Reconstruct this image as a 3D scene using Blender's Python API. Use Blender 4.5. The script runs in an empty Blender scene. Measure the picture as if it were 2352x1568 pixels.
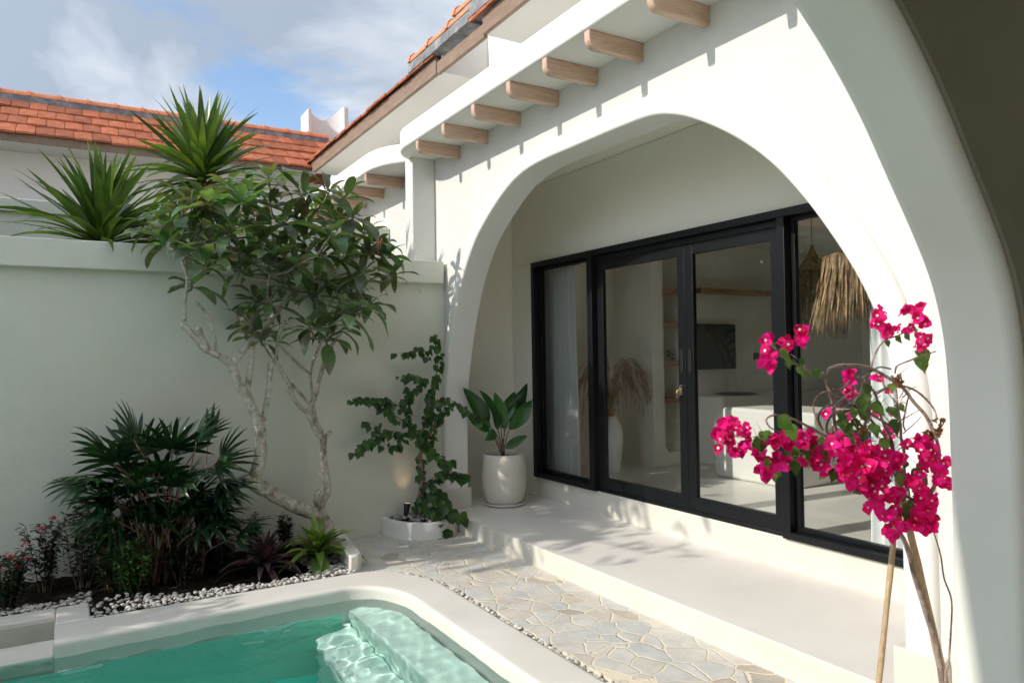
import bpy, math, random
from math import sin, cos, pi, radians, sqrt
from mathutils import Vector, Matrix

random.seed(7)
scene = bpy.context.scene
COL = scene.collection
V = Vector

# ------------------------------------------------------------------ camera frame
R = Matrix(((0.8582815385, 0.0028673866, -0.5131711008),
            (-0.5129599758, -0.0244266655, -0.8580649167),
            (-0.0149954627, 0.9996975123, -0.0194941015)))
CAMP = V((0, 0, 1.65))
FPX = 2740.0 / 3840.0 * 2352.0


def ray(x, y):
    return (R @ V((x - 1176.0, -(y - 784.0), -FPX))).normalized()


def at(x, y, Y):
    """survey helper: photograph sight line crossed with a plane of constant Y (metres)"""
    d = ray(x, y)
    return CAMP + d * (Y / d.y)


def atx(x, y, X):
    d = ray(x, y)
    return CAMP + d * (X / d.x)


# ------------------------------------------------------------------ mesh builder
class MB:
    def __init__(s):
        s.v = []; s.f = []; s.m = []; s.cur = 0; s.tn = []; s.t = 0.5

    def add(s, vs, fs):
        o = len(s.v)
        s.v.extend(tuple(p) for p in vs)
        for f in fs:
            s.f.append(tuple(i + o for i in f)); s.m.append(s.cur); s.tn.append(s.t)
        return s

    def box(s, a, b):
        x0, y0, z0 = a; x1, y1, z1 = b
        vs = [(x0, y0, z0), (x1, y0, z0), (x1, y1, z0), (x0, y1, z0), (x0, y0, z1), (x1, y0, z1), (x1, y1, z1), (x0, y1, z1)]
        return s.add(vs, [(0, 3, 2, 1), (4, 5, 6, 7), (0, 1, 5, 4), (1, 2, 6, 5), (2, 3, 7, 6), (3, 0, 4, 7)])

    def obox(s, M, a, b):
        o = len(s.v); s.box(a, b)
        for i in range(o, len(s.v)):
            s.v[i] = tuple(M @ V(s.v[i]))
        return s

    def prism(s, poly, h0, h1, axis='z'):
        """poly of 2D points extruded along axis; axis x: (y,z), y: (x,z), z: (x,y)"""
        n = len(poly)
        def P(p, h):
            return (h, p[0], p[1]) if axis == 'x' else ((p[0], h, p[1]) if axis == 'y' else (p[0], p[1], h))
        ar = sum(poly[i][0] * poly[(i + 1) % n][1] - poly[(i + 1) % n][0] * poly[i][1] for i in range(n))
        flip = (ar < 0) ^ (axis == 'y')
        vs = [P(p, h0) for p in poly] + [P(p, h1) for p in poly]
        fs = [tuple(range(n - 1, -1, -1)), tuple(range(n, 2 * n))]
        fs += [(i, (i + 1) % n, n + (i + 1) % n, n + i) for i in range(n)]
        if flip:
            fs = [tuple(reversed(f)) for f in fs]
        return s.add(vs, fs)

    def tube(s, pts, rad, n=8, cap=True):
        pts = [V(p) for p in pts]
        if not hasattr(rad, '__len__'):
            rad = [rad] * len(pts)
        vs = []; fs = []
        t0 = (pts[1] - pts[0]).normalized()
        a = t0.orthogonal().normalized()
        for i, p in enumerate(pts):
            t = (pts[min(i + 1, len(pts) - 1)] - pts[max(i - 1, 0)])
            t = t.normalized() if t.length > 1e-9 else t0
            a = (a - t * a.dot(t))
            a = a.normalized() if a.length > 1e-6 else t.orthogonal().normalized()
            b = t.cross(a)
            for k in range(n):
                an = 2 * pi * k / n
                vs.append(p + (a * cos(an) + b * sin(an)) * rad[i])
        for i in range(len(pts) - 1):
            for k in range(n):
                fs.append((i * n + k, i * n + (k + 1) % n, (i + 1) * n + (k + 1) % n, (i + 1) * n + k))
        if cap:
            fs.append(tuple(range(n - 1, -1, -1)))
            fs.append(tuple((len(pts) - 1) * n + k for k in range(n)))
        return s.add(vs, fs)

    def lathe(s, prof, c=(0, 0, 0), n=40, closed=False):
        vs = []; fs = []; m = len(prof)
        for k in range(n):
            an = 2 * pi * k / n
            for r, z in prof:
                vs.append((c[0] + r * cos(an), c[1] + r * sin(an), c[2] + z))
        for k in range(n):
            for j in range(m - 1 + (1 if closed else 0)):
                a = k * m + j; b = ((k + 1) % n) * m + j
                c2 = ((k + 1) % n) * m + (j + 1) % m; d = k * m + (j + 1) % m
                fs.append((a, b, c2, d))
        return s.add(vs, fs)

    def sweep(s, path, frames, prof, closed=True):
        """path of points, frames (u, w) per point, prof of (a, b) in u,w"""
        m = len(prof); vs = []; fs = []
        for p, (u, w) in zip(path, frames):
            for a, b in prof:
                vs.append(p + u * a + w * b)
        for i in range(len(path) - 1):
            for j in range(m if closed else m - 1):
                k = (j + 1) % m
                fs.append((i * m + j, i * m + k, (i + 1) * m + k, (i + 1) * m + j))
        if closed:
            fs.append(tuple(range(m - 1, -1, -1)))
            fs.append(tuple((len(path) - 1) * m + j for j in range(m)))
        return s.add(vs, fs)

    def grid(s, fn, nu, nv):
        vs = [fn(i / nu, j / nv) for i in range(nu + 1) for j in range(nv + 1)]
        fs = [(i * (nv + 1) + j, (i + 1) * (nv + 1) + j, (i + 1) * (nv + 1) + j + 1, i * (nv + 1) + j + 1) for i in range(nu) for j in range(nv)]
        return s.add(vs, fs)

    def leaf(s, base, d, up, L, W, droop=0.3, fold=0.25, n=5, shape='lance', wave=0.0, twist=0.0):
        """a folded, arching leaf blade"""
        s.t = random.random()
        d = V(d).normalized(); up = V(up)
        up = up - d * up.dot(d)
        up = up.normalized() if up.length > 1e-4 else d.orthogonal().normalized()
        side = d.cross(up).normalized()
        p = V(base); vs = []; fs = []
        ph = random.uniform(0, 6)
        dirv = d.copy(); upv = up.copy()
        step = L / n
        for i in range(n + 1):
            t = i / n
            if shape == 'lance':
                w = sin(pi * min(1, t ** 0.85 * 0.97 + 0.03)) ** 0.85
            elif shape == 'obov':
                w = (sin(pi * t ** 1.35)) ** 0.8 if 0 < t < 1 else 0.0
                w = max(w, 0.06 if t < .5 else 0)
            elif shape == 'strap':
                w = min(1, 0.55 + t * 1.4) * (1 - max(0, t - 0.55) ** 1.6 / 0.45 ** 1.6) if t < 1 else 0
            elif shape == 'sword':
                w = min(1, 0.6 + t) * (1 - t ** 2.6)
            elif shape == 'fan':
                w = 0.25 + 0.75 * sin(pi * min(1, t * .72 + .05)); w *= (1 if t < .9 else .65)
            elif shape == 'heart':
                w = [0.25, .93, 1.0, .82, .5, .2, 0.0][min(6, int(round(t * 6)))]
            elif shape == 'bract':
                w = [0.3, .86, 1.0, .97, .80, .45, 0.0][min(6, int(round(t * 6)))]
            else:
                w = 1 - t
            w *= W * 0.5
            z = wave * W * sin(ph + t * 9)
            c = p
            lift = upv * (fold * w)
            sd = (side * cos(twist * t) + upv * sin(twist * t))
            if w < 1e-5:
                vs.append(c); vs.append(c); vs.append(c)
            else:
                vs.append(c - sd * w + lift + upv * z); vs.append(c); vs.append(c + sd * w + lift - upv * z)
            a = -droop * step / L * 1.6 * (0.4 + t)
            rot = Matrix.Rotation(a, 3, side)
            nd = (rot @ dirv)
            if nd.z > -0.98 or droop < 0:
                dirv = nd; upv = rot @ upv
            # gravity
            p = p + dirv * step
        for i in range(n):
            o = i * 3
            fs.append((o, o + 1, o + 4, o + 3)); fs.append((o + 1, o + 2, o + 5, o + 4))
        return s.add(vs, fs)

    def build(s, name, mats, parent=None, smooth=True, angle=40, bevel=0, seg=2):
        me = bpy.data.meshes.new(name)
        me.from_pydata([tuple(v) for v in s.v], [], s.f)
        if not isinstance(mats, (list, tuple)):
            mats = [mats]
        for m in mats:
            me.materials.append(m)
        if len(s.tn) == len(s.f):
            at_ = me.attributes.new('tone', 'FLOAT', 'FACE'); at_.data.foreach_set('value', s.tn)
        if len(mats) > 1:
            me.polygons.foreach_set('material_index', s.m)
        if smooth:
            me.polygons.foreach_set('use_smooth', [True] * len(s.f))
            me.update()
            if angle < 180:
                me.set_sharp_from_angle(angle=radians(angle))
        me.update()
        o = bpy.data.objects.new(name, me)
        COL.objects.link(o)
        if bevel:
            b = o.modifiers.new('bevel', 'BEVEL'); b.width = bevel; b.segments = seg; b.limit_method = 'ANGLE'; b.angle_limit = radians(40)
            b.harden_normals = False
        if parent:
            o.parent = parent
            o.matrix_parent_inverse = parent.matrix_world.inverted() if False else Matrix.Translation(-parent.location)
        return o


def thing(name, label, cat, loc=(0, 0, 0), group=None):
    o = bpy.data.objects.new(name, None); COL.objects.link(o)
    o.location = loc; o.empty_display_size = 0.1
    o['label'] = label; o['category'] = cat
    if group: o['group'] = group
    return o


def tag(o, label, cat, group=None):
    o['label'] = label; o['category'] = cat
    if group: o['group'] = group
    return o


def kind(o, k, label=None, cat=None):
    o['kind'] = k
    if label: o['label'] = label
    if cat: o['category'] = cat
    return o


def cr(pts, n=6):
    """Catmull-Rom resample"""
    pts = [V(p) for p in pts]
    P = [pts[0] * 2 - pts[1]] + pts + [pts[-1] * 2 - pts[-2]]
    out = []
    for i in range(1, len(P) - 2):
        p0, p1, p2, p3 = P[i - 1:i + 3]
        for k in range(n):
            t = k / n
            out.append(0.5 * ((2 * p1) + (p2 - p0) * t + (2 * p0 - 5 * p1 + 4 * p2 - p3) * t * t + (3 * p1 - p0 - 3 * p2 + p3) * t ** 3))
    out.append(pts[-1])
    return out


def lerp(a, b, t):
    return a + (b - a) * t


def rlist(rs, n):
    out = []
    for i in range(n):
        t = i / (n - 1) * (len(rs) - 1); k = min(int(t), len(rs) - 2)
        out.append(lerp(rs[k], rs[k + 1], t - k))
    return out


# ------------------------------------------------------------------ materials
def nt(name):
    m = bpy.data.materials.new(name); m.use_nodes = True
    t = m.node_tree; b = t.nodes['Principled BSDF']
    return m, t, b


def N(t, typ, **kw):
    n = t.nodes.new(typ)
    for k, v in kw.items():
        if k in n.inputs:
            n.inputs[k].default_value = v
        else:
            setattr(n, k, v)
    return n


def ramp(t, stops, interp='LINEAR'):
    r = t.nodes.new('ShaderNodeValToRGB'); e = r.color_ramp; e.interpolation = interp
    while len(e.elements) > 1:
        e.elements.remove(e.elements[-1])
    e.elements[0].position = stops[0][0]; c = stops[0][1]; e.elements[0].color = (*c, 1) if len(c) == 3 else c
    for p, c in stops[1:]:
        x = e.elements.new(p); x.color = (*c, 1) if len(c) == 3 else c
    return r


def surf(name, c1, c2, scale=3, rough=0.8, bscale=60, bump=0.1, bdist=0.004, detail=5, spec=0.3, stretch=(1, 1, 1), c3=None, s3=0.7, f3=0.35, bump2=None, metal=0, tone=None):
    """noise-varied surface with fine bump"""
    m, t, b = nt(name); L = t.links
    tc = N(t, 'ShaderNodeTexCoord'); mp = N(t, 'ShaderNodeMapping'); mp.inputs['Scale'].default_value = stretch
    L.new(tc.outputs['Object'], mp.inputs['Vector'])
    n1 = N(t, 'ShaderNodeTexNoise', Scale=scale, Detail=detail, Roughness=0.6)
    L.new(mp.outputs[0], n1.inputs['Vector'])
    r = ramp(t, [(0.3, c1), (0.7, c2)]); L.new(n1.outputs['Fac'], r.inputs[0])
    col = r.outputs[0]
    if c3:
        n3 = N(t, 'ShaderNodeTexNoise', Scale=s3, Detail=8, Roughness=0.65); L.new(tc.outputs['Object'], n3.inputs['Vector'])
        rr = ramp(t, [(1 - f3 - 0.12, (0, 0, 0)), (1 - f3 + 0.12, (1, 1, 1))]); L.new(n3.outputs['Fac'], rr.inputs[0])
        mx = N(t, 'ShaderNodeMix', data_type='RGBA'); L.new(rr.outputs[0], mx.inputs[0]); L.new(col, mx.inputs[6]); mx.inputs[7].default_value = (*c3, 1)
        col = mx.outputs[2]
    if tone:
        ta = N(t, 'ShaderNodeAttribute', attribute_name='tone'); tr_m = N(t, 'ShaderNodeMapRange'); tr_m.inputs[3].default_value = tone[0]; tr_m.inputs[4].default_value = tone[1]
        L.new(ta.outputs['Fac'], tr_m.inputs[0]); hv_ = N(t, 'ShaderNodeHueSaturation'); L.new(tr_m.outputs[0], hv_.inputs['Value']); L.new(col, hv_.inputs['Color']); col = hv_.outputs[0]
    L.new(col, b.inputs['Base Color'])
    b.inputs['Roughness'].default_value = rough; b.inputs['Specular IOR Level'].default_value = spec; b.inputs['Metallic'].default_value = metal
    if bump:
        n2 = N(t, 'ShaderNodeTexNoise', Scale=bscale, Detail=4, Roughness=0.6); L.new(mp.outputs[0], n2.inputs['Vector'])
        bp = N(t, 'ShaderNodeBump', Strength=bump, Distance=bdist); L.new(n2.outputs['Fac'], bp.inputs['Height'])
        if bump2:
            n4 = N(t, 'ShaderNodeTexNoise', Scale=bump2[0], Detail=3); L.new(tc.outputs['Object'], n4.inputs['Vector'])
            bp2 = N(t, 'ShaderNodeBump', Strength=bump2[1], Distance=bump2[2]); L.new(n4.outputs['Fac'], bp2.inputs['Height']); L.new(bp2.outputs[0], bp.inputs['Normal'])
        L.new(bp.outputs[0], b.inputs['Normal'])
    return m


def leafmat(name, c1, c2, rough=0.38, trans=0.35, scale=5, c3=None, tint=None, spec=0.5, bump=0.25):
    m, t, b = nt(name); L = t.links
    tc = N(t, 'ShaderNodeTexCoord')
    n1 = N(t, 'ShaderNodeTexNoise', Scale=scale, Detail=3); L.new(tc.outputs['Object'], n1.inputs['Vector'])
    st = [(0.32, c1), (0.62, c2)]
    if c3: st.append((0.78, c3))
    r = ramp(t, st); L.new(n1.outputs['Fac'], r.inputs[0])
    hs = N(t, 'ShaderNodeTexNoise', Scale=scale * 9, Detail=2); L.new(tc.outputs['Object'], hs.inputs['Vector'])
    mr = N(t, 'ShaderNodeMapRange'); mr.inputs[3].default_value = 0.72; mr.inputs[4].default_value = 1.28; L.new(hs.outputs['Fac'], mr.inputs[0])
    ta = N(t, 'ShaderNodeAttribute', attribute_name='tone'); m2 = N(t, 'ShaderNodeMapRange'); m2.inputs[3].default_value = 0.62; m2.inputs[4].default_value = 1.42; L.new(ta.outputs['Fac'], m2.inputs[0])
    m3 = N(t, 'ShaderNodeMath', operation='MULTIPLY'); L.new(mr.outputs[0], m3.inputs[0]); L.new(m2.outputs[0], m3.inputs[1])
    m4 = N(t, 'ShaderNodeMapRange'); m4.inputs[3].default_value = 0.512; m4.inputs[4].default_value = 0.486; L.new(ta.outputs['Fac'], m4.inputs[0])
    hv = N(t, 'ShaderNodeHueSaturation'); L.new(m4.outputs[0], hv.inputs['Hue']); L.new(m3.outputs[0], hv.inputs['Value']); L.new(r.outputs[0], hv.inputs['Color'])
    L.new(hv.outputs[0], b.inputs['Base Color'])
    b.inputs['Roughness'].default_value = rough; b.inputs['Specular IOR Level'].default_value = spec
    bp = N(t, 'ShaderNodeBump', Strength=bump, Distance=0.003)
    n2 = N(t, 'ShaderNodeTexNoise', Scale=scale * 14, Detail=3); L.new(tc.outputs['Object'], n2.inputs['Vector']); L.new(n2.outputs['Fac'], bp.inputs['Height']); L.new(bp.outputs[0], b.inputs['Normal'])
    tr = N(t, 'ShaderNodeBsdfTranslucent')
    tm = N(t, 'ShaderNodeMix', data_type='RGBA', blend_type='MULTIPLY'); tm.inputs[0].default_value = 1
    L.new(hv.outputs[0], tm.inputs[6]); tm.inputs[7].default_value = (*(tint or (1.5, 1.6, 0.6)), 1); L.new(tm.outputs[2], tr.inputs['Color'])
    mx = N(t, 'ShaderNodeMixShader'); mx.inputs[0].default_value = trans
    L.new(b.outputs[0], mx.inputs[1]); L.new(tr.outputs[0], mx.inputs[2])
    L.new(mx.outputs[0], t.nodes['Material Output'].inputs['Surface'])
    return m


def plain(name, c, rough=0.5, metal=0, spec=0.5):
    m, t, b = nt(name); b.inputs['Base Color'].default_value = (*c, 1); b.inputs['Roughness'].default_value = rough
    b.inputs['Metallic'].default_value = metal; b.inputs['Specular IOR Level'].default_value = spec
    return m


M = {}
WH1, WH2 = (0.655, 0.65, 0.62), (0.705, 0.70, 0.67)
M['render'] = surf('render plaster', WH1, WH2, scale=1.6, rough=0.9, bscale=46, bump=0.8, bdist=0.008, detail=6, spec=0.2, bump2=(2.4, 0.3, 0.03), c3=(0.64, 0.625, 0.585), s3=0.5, f3=0.3)
M['smooth'] = surf('smooth plaster', (0.745, 0.735, 0.695), (0.79, 0.78, 0.745), scale=1.2, rough=0.7, bscale=18, bump=0.06, bdist=0.006, spec=0.3, bump2=(3.0, 0.1, 0.02), c3=(0.71, 0.695, 0.65), s3=0.8, f3=0.28)
M['garden'] = surf('garden wall plaster', (0.66, 0.67, 0.575), (0.73, 0.735, 0.645), scale=0.9, rough=0.92, bscale=58, bump=0.6, bdist=0.008, detail=6, spec=0.15, bump2=(2.0, 0.3, 0.03), c3=(0.62, 0.61, 0.52), s3=0.6, f3=0.35)
M['porch'] = surf('porch plaster', (0.85, 0.82, 0.73), (0.88, 0.855, 0.775), scale=1.2, rough=0.8, bscale=20, bump=0.1, bdist=0.006, spec=0.2, bump2=(3.0, 0.1, 0.02))
M['jamb'] = surf('arch plaster', (0.74, 0.725, 0.665), (0.80, 0.785, 0.73), scale=2.2, rough=0.75, bscale=14, bump=0.08, bdist=0.01, spec=0.25, bump2=(2.5, 0.12, 0.03), c3=(0.72, 0.71, 0.68), s3=1.0, f3=0.3)
M['deck'] = surf('polished cement deck', (0.71, 0.675, 0.63), (0.79, 0.765, 0.725), scale=1.8, rough=0.5, bscale=25, bump=0.05, bdist=0.004, detail=8, spec=0.4, c3=(0.79, 0.75, 0.69), s3=1.1, f3=0.38)
M['cream'] = surf('cream cement', (0.60, 0.58, 0.51), (0.67, 0.65, 0.585), scale=2.4, rough=0.6, bscale=30, bump=0.08, bdist=0.004, detail=7, spec=0.35, c3=(0.65, 0.63, 0.57), s3=1.6, f3=0.45)
M['coping'] = surf('pool cement', (0.64, 0.615, 0.565), (0.735, 0.71, 0.665), scale=2.0, rough=0.55, bscale=24, bump=0.08, bdist=0.005, detail=8, spec=0.35, c3=(0.68, 0.645, 0.58), s3=1.4, f3=0.4)
M['soil'] = surf('dark soil', (0.012, 0.009, 0.007), (0.035, 0.026, 0.018), scale=20, rough=1.0, bscale=45, bump=1.0, bdist=0.03, spec=0.1)
M['ground'] = surf('earth ground', (0.10, 0.085, 0.065), (0.16, 0.14, 0.11), scale=2, rough=1.0, bscale=20, bump=0.4, spec=0.1)
M['pebble'] = surf('white pebbles', (0.44, 0.425, 0.40), (0.70, 0.68, 0.64), scale=22, rough=0.55, bscale=60, bump=0.1, c3=(0.40, 0.37, 0.34), s3=9, f3=0.3, tone=(0.6, 1.2))
M['creampebble'] = surf('cream pebbles', (0.56, 0.52, 0.46), (0.78, 0.74, 0.68), scale=22, rough=0.55, bscale=60, bump=0.1, tone=(0.7, 1.15))
M['greypebble'] = surf('grey pebbles', (0.26, 0.25, 0.235), (0.48, 0.46, 0.43), scale=22, rough=0.6, bscale=60, bump=0.1, tone=(0.6, 1.3))
M['tile'] = surf('terracotta tile', (0.30, 0.080, 0.032), (0.43, 0.132, 0.058), scale=5.5, rough=0.7, bscale=70, bump=0.3, bdist=0.004, detail=6, spec=0.3, c3=(0.50, 0.165, 0.07), s3=11, f3=0.38, tone=(0.72, 1.25))
M['cap'] = surf('ridge cap clay', (0.60, 0.20, 0.085), (0.68, 0.27, 0.14), scale=9, rough=0.7, bscale=70, bump=0.3, c3=(0.78, 0.58, 0.50), s3=28, f3=0.32)
M['mortar'] = surf('grey mortar', (0.15, 0.152, 0.16), (0.28, 0.285, 0.295), scale=9, rough=0.95, bscale=45, bump=0.8, bdist=0.01, c3=(0.42, 0.42, 0.43), s3=7, f3=0.38)
M['fascia'] = surf('painted timber fascia', (0.20, 0.135, 0.095), (0.29, 0.205, 0.15), scale=4, rough=0.6, bscale=30, bump=0.2, stretch=(6, 1, 6), c3=(0.33, 0.25, 0.19), s3=2, f3=0.35)
M['soffit'] = surf('soffit paint', (0.66, 0.65, 0.62), (0.70, 0.69, 0.66), scale=1, rough=0.8, bscale=20, bump=0.04)
M['black'] = surf('black aluminium', (0.005, 0.006, 0.007), (0.008, 0.009, 0.011), scale=2, rough=0.38, bscale=30, bump=0.03, spec=0.28)
M['rubber'] = plain('black plastic', (0.012, 0.012, 0.013), 0.45)
M['steel'] = plain('steel', (0.75, 0.73, 0.70), 0.25, 1.0)
M['brass'] = plain('brass key', (0.70, 0.50, 0.25), 0.35, 1.0)
M['flash'] = plain('grey metal flashing', (0.35, 0.36, 0.40), 0.4, 0.8)


def woodmat(name, c1, c2, axis, scale=1.0):
    m, t, b = nt(name); L = t.links
    tc = N(t, 'ShaderNodeTexCoord'); mp = N(t, 'ShaderNodeMapping')
    st = [22, 22, 22]; st[axis] = 2.2
    mp.inputs['Scale'].default_value = [k * scale for k in st]
    L.new(tc.outputs['Object'], mp.inputs['Vector'])
    n1 = N(t, 'ShaderNodeTexNoise', Scale=1.0, Detail=9, Roughness=0.7, Distortion=1.2); L.new(mp.outputs[0], n1.inputs['Vector'])
    n2 = N(t, 'ShaderNodeTexNoise', Scale=6.0, Detail=4); L.new(mp.outputs[0], n2.inputs['Vector'])
    mm = N(t, 'ShaderNodeMath', operation='MULTIPLY_ADD'); mm.inputs[1].default_value = 0.35; L.new(n2.outputs['Fac'], mm.inputs[0]); L.new(n1.outputs['Fac'], mm.inputs[2])
    r = ramp(t, [(0.5, c1), (0.85, c2)]); L.new(mm.outputs[0], r.inputs[0]); L.new(r.outputs[0], b.inputs['Base Color'])
    bp = N(t, 'ShaderNodeBump', Strength=0.25, Distance=0.002); L.new(mm.outputs[0], bp.inputs['Height']); L.new(bp.outputs[0], b.inputs['Normal'])
    b.inputs['Roughness'].default_value = 0.55
    return m


M['oak'] = woodmat('oak beams', (0.46, 0.295, 0.20), (0.66, 0.475, 0.36), 0)
M['shelf'] = woodmat('rough shelf wood', (0.25, 0.13, 0.07), (0.50, 0.30, 0.17), 0)
M['darkwood'] = woodmat('dark wood', (0.05, 0.03, 0.02), (0.12, 0.075, 0.05), 1)
M['cane'] = woodmat('bamboo cane', (0.33, 0.22, 0.12), (0.62, 0.45, 0.27), 2, 2.0)

# bark of frangipani: pale with blotches and rings
def barkmat(name, c1, c2, c3):
    m, t, b = nt(name); L = t.links
    tc = N(t, 'ShaderNodeTexCoord')
    n1 = N(t, 'ShaderNodeTexNoise', Scale=26, Detail=6, Roughness=0.7); L.new(tc.outputs['Object'], n1.inputs['Vector'])
    r = ramp(t, [(0.36, c1), (0.6, c2)]); L.new(n1.outputs['Fac'], r.inputs[0])
    n2 = N(t, 'ShaderNodeTexNoise', Scale=9, Detail=5, Roughness=0.6); L.new(tc.outputs['Object'], n2.inputs['Vector'])
    r2 = ramp(t, [(0.54, (0, 0, 0)), (0.66, (1, 1, 1))]); L.new(n2.outputs['Fac'], r2.inputs[0])
    mx = N(t, 'ShaderNodeMix', data_type='RGBA'); L.new(r2.outputs[0], mx.inputs[0]); L.new(r.outputs[0], mx.inputs[6]); mx.inputs[7].default_value = (*c3, 1)
    L.new(mx.outputs[2], b.inputs['Base Color']); b.inputs['Roughness'].default_value = 0.9; b.inputs['Specular IOR Level'].default_value = 0.2
    n3 = N(t, 'ShaderNodeTexNoise', Scale=60, Detail=5); L.new(tc.outputs['Object'], n3.inputs['Vector'])
    bp = N(t, 'ShaderNodeBump', Strength=0.9, Distance=0.006); L.new(n3.outputs['Fac'], bp.inputs['Height']); L.new(bp.outputs[0], b.inputs['Normal'])
    return m


M['bark'] = barkmat('pale blotched bark', (0.30, 0.26, 0.21), (0.56, 0.53, 0.46), (0.22, 0.18, 0.13))
M['twigbark'] = barkmat('grey green twig bark', (0.16, 0.14, 0.10), (0.34, 0.31, 0.25), (0.11, 0.10, 0.07))
M['vinebark'] = barkmat('brown vine bark', (0.14, 0.085, 0.06), (0.28, 0.19, 0.14), (0.10, 0.06, 0.045))
M['bougbark'] = barkmat('bougainvillea bark', (0.20, 0.14, 0.12), (0.42, 0.33, 0.29), (0.14, 0.10, 0.08))
M['lf_frangi'] = leafmat('frangipani leaf', (0.125, 0.105, 0.08), (0.075, 0.165, 0.07), rough=0.30, trans=0.30, scale=5.5, c3=(0.17, 0.27, 0.07), tint=(1.8, 1.9, .6))
M['lf_dracaena'] = leafmat('dracaena leaf', (0.045, 0.085, 0.028), (0.085, 0.145, 0.032), rough=0.34, trans=0.32, scale=5, c3=(0.17, 0.22, 0.05))
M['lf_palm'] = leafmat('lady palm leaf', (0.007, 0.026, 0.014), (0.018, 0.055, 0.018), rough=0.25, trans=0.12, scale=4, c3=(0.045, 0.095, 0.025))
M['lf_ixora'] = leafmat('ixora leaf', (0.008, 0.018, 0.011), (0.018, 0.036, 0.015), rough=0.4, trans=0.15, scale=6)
M['lf_bright'] = leafmat('bright shrub leaf', (0.020, 0.070, 0.020), (0.055, 0.140, 0.028), rough=0.35, trans=0.2, scale=6, c3=(0.11, 0.22, 0.05))
M['lf_brom'] = leafmat('bromeliad leaf', (0.09, 0.17, 0.03), (0.22, 0.31, 0.055), rough=0.3, trans=0.25, scale=7, c3=(0.28, 0.33, 0.08))
M['lf_purple'] = leafmat('purple bromeliad leaf', (0.030, 0.028, 0.026), (0.085, 0.040, 0.045), rough=0.3, trans=0.15, scale=7, c3=(0.20, 0.06, 0.06), tint=(1.4, .9, .8))
M['lf_vine'] = leafmat('climber leaf', (0.020, 0.060, 0.018), (0.045, 0.115, 0.024), rough=0.4, trans=0.25, scale=7, c3=(0.09, 0.17, 0.035))
M['lf_pot'] = leafmat('fan leaf', (0.016, 0.075, 0.018), (0.035, 0.130, 0.022), rough=0.25, trans=0.2, scale=5)
M['lf_boug'] = leafmat('bougainvillea leaf', (0.050, 0.120, 0.025), (0.100, 0.190, 0.035), rough=0.4, trans=0.3, scale=12, c3=(0.17, 0.26, 0.06))
M['bract'] = leafmat('magenta bracts', (0.72, 0.010, 0.15), (0.86, 0.018, 0.27), rough=0.55, trans=0.42, scale=16, c3=(0.80, 0.03, 0.36), tint=(1.15, .8, 1.1), spec=.2, bump=0.5)
M['redflower'] = leafmat('red flowers', (0.42, 0.012, 0.018), (0.60, 0.03, 0.03), rough=0.6, trans=0.2, scale=20, tint=(1, .6, .6))
M['whitefl'] = plain('cream flower', (0.85, 0.80, 0.62), 0.6)
M['pinkbud'] = plain('pink bud', (0.75, 0.20, 0.20), 0.5)
M['dry'] = leafmat('dry leaf', (0.22, 0.11, 0.04), (0.42, 0.26, 0.12), rough=0.7, trans=0.2, scale=20, tint=(1.2, 1, .7), spec=0.1)
M['ceramic'] = surf('matt cream ceramic', (0.66, 0.62, 0.54), (0.72, 0.68, 0.61), scale=8, rough=0.6, bscale=90, bump=0.05, spec=0.35)
M['glaze'] = surf('white glazed ceramic', (0.74, 0.74, 0.73), (0.80, 0.80, 0.79), scale=4, rough=0.3, bscale=20, bump=0.02)
M['terr'] = plain('clay ring', (0.32, 0.17, 0.09), 0.8)
M['inwall'] = surf('interior plaster', (0.86, 0.84, 0.765), (0.89, 0.87, 0.80), scale=2, rough=0.8, bscale=25, bump=0.05)
M['infloor'] = surf('interior cement floor', (0.78, 0.765, 0.72), (0.86, 0.845, 0.805), scale=1.5, rough=0.28, bscale=25, bump=0.03, detail=8, spec=0.5)
M['curtain'] = surf('sheer curtain', (0.86, 0.88, 0.88), (0.90, 0.92, 0.92), scale=1, rough=0.95, bump=0, spec=0.05)
M['raffia'] = leafmat('raffia', (0.24, 0.165, 0.085), (0.46, 0.34, 0.20), rough=0.8, trans=0.25, scale=30, tint=(1.2, 1.05, .8), spec=.1)
M['pampas'] = leafmat('dried pampas', (0.40, 0.25, 0.17), (0.60, 0.42, 0.30), rough=0.9, trans=0.2, scale=12, tint=(1.2, 1, .9), spec=.05)
M['screen'] = plain('screen glass', (0.012, 0.013, 0.014), 0.12)
M['blue'] = plain('blue plastic tie', (0.02, 0.28, 0.60), 0.4)
M['shadeface'] = surf('veranda shade colour', (0.20, 0.18, 0.13), (0.25, 0.225, 0.17), scale=1.5, rough=0.85, bscale=20, bump=0.15)  # dark tone stands for shade on the terrace's inner side
M['chim'] = surf('chimney render', (0.70, 0.69, 0.67), (0.76, 0.75, 0.73), scale=2, rough=0.9, bscale=50, bump=0.15)
M['rim'] = surf('olive pool cement', (0.42, 0.43, 0.36), (0.60, 0.59, 0.53), scale=5, rough=0.6, bscale=60, bump=0.15, bdist=0.004, detail=8, spec=0.3)  # darker, more olive tone for the trough's inner faces and floor
M['poolwall'] = surf('depth tint pool wall', (0.30, 0.80, 0.66), (0.38, 0.85, 0.72), scale=2, rough=0.8, bscale=30, bump=0.05)  # light tint of shallower water put into the wall colour
M['poolfloor'] = surf('depth tint pool floor', (0.04, 0.80, 0.62), (0.06, 0.86, 0.70), scale=1.2, rough=0.8, bscale=30, bump=0.05)  # teal of the deep water put into the floor colour
M['pool'] = surf('pale pool plaster', (0.66, 0.86, 0.785), (0.73, 0.90, 0.84), scale=3, rough=0.8, bscale=30, bump=0.05)

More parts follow.
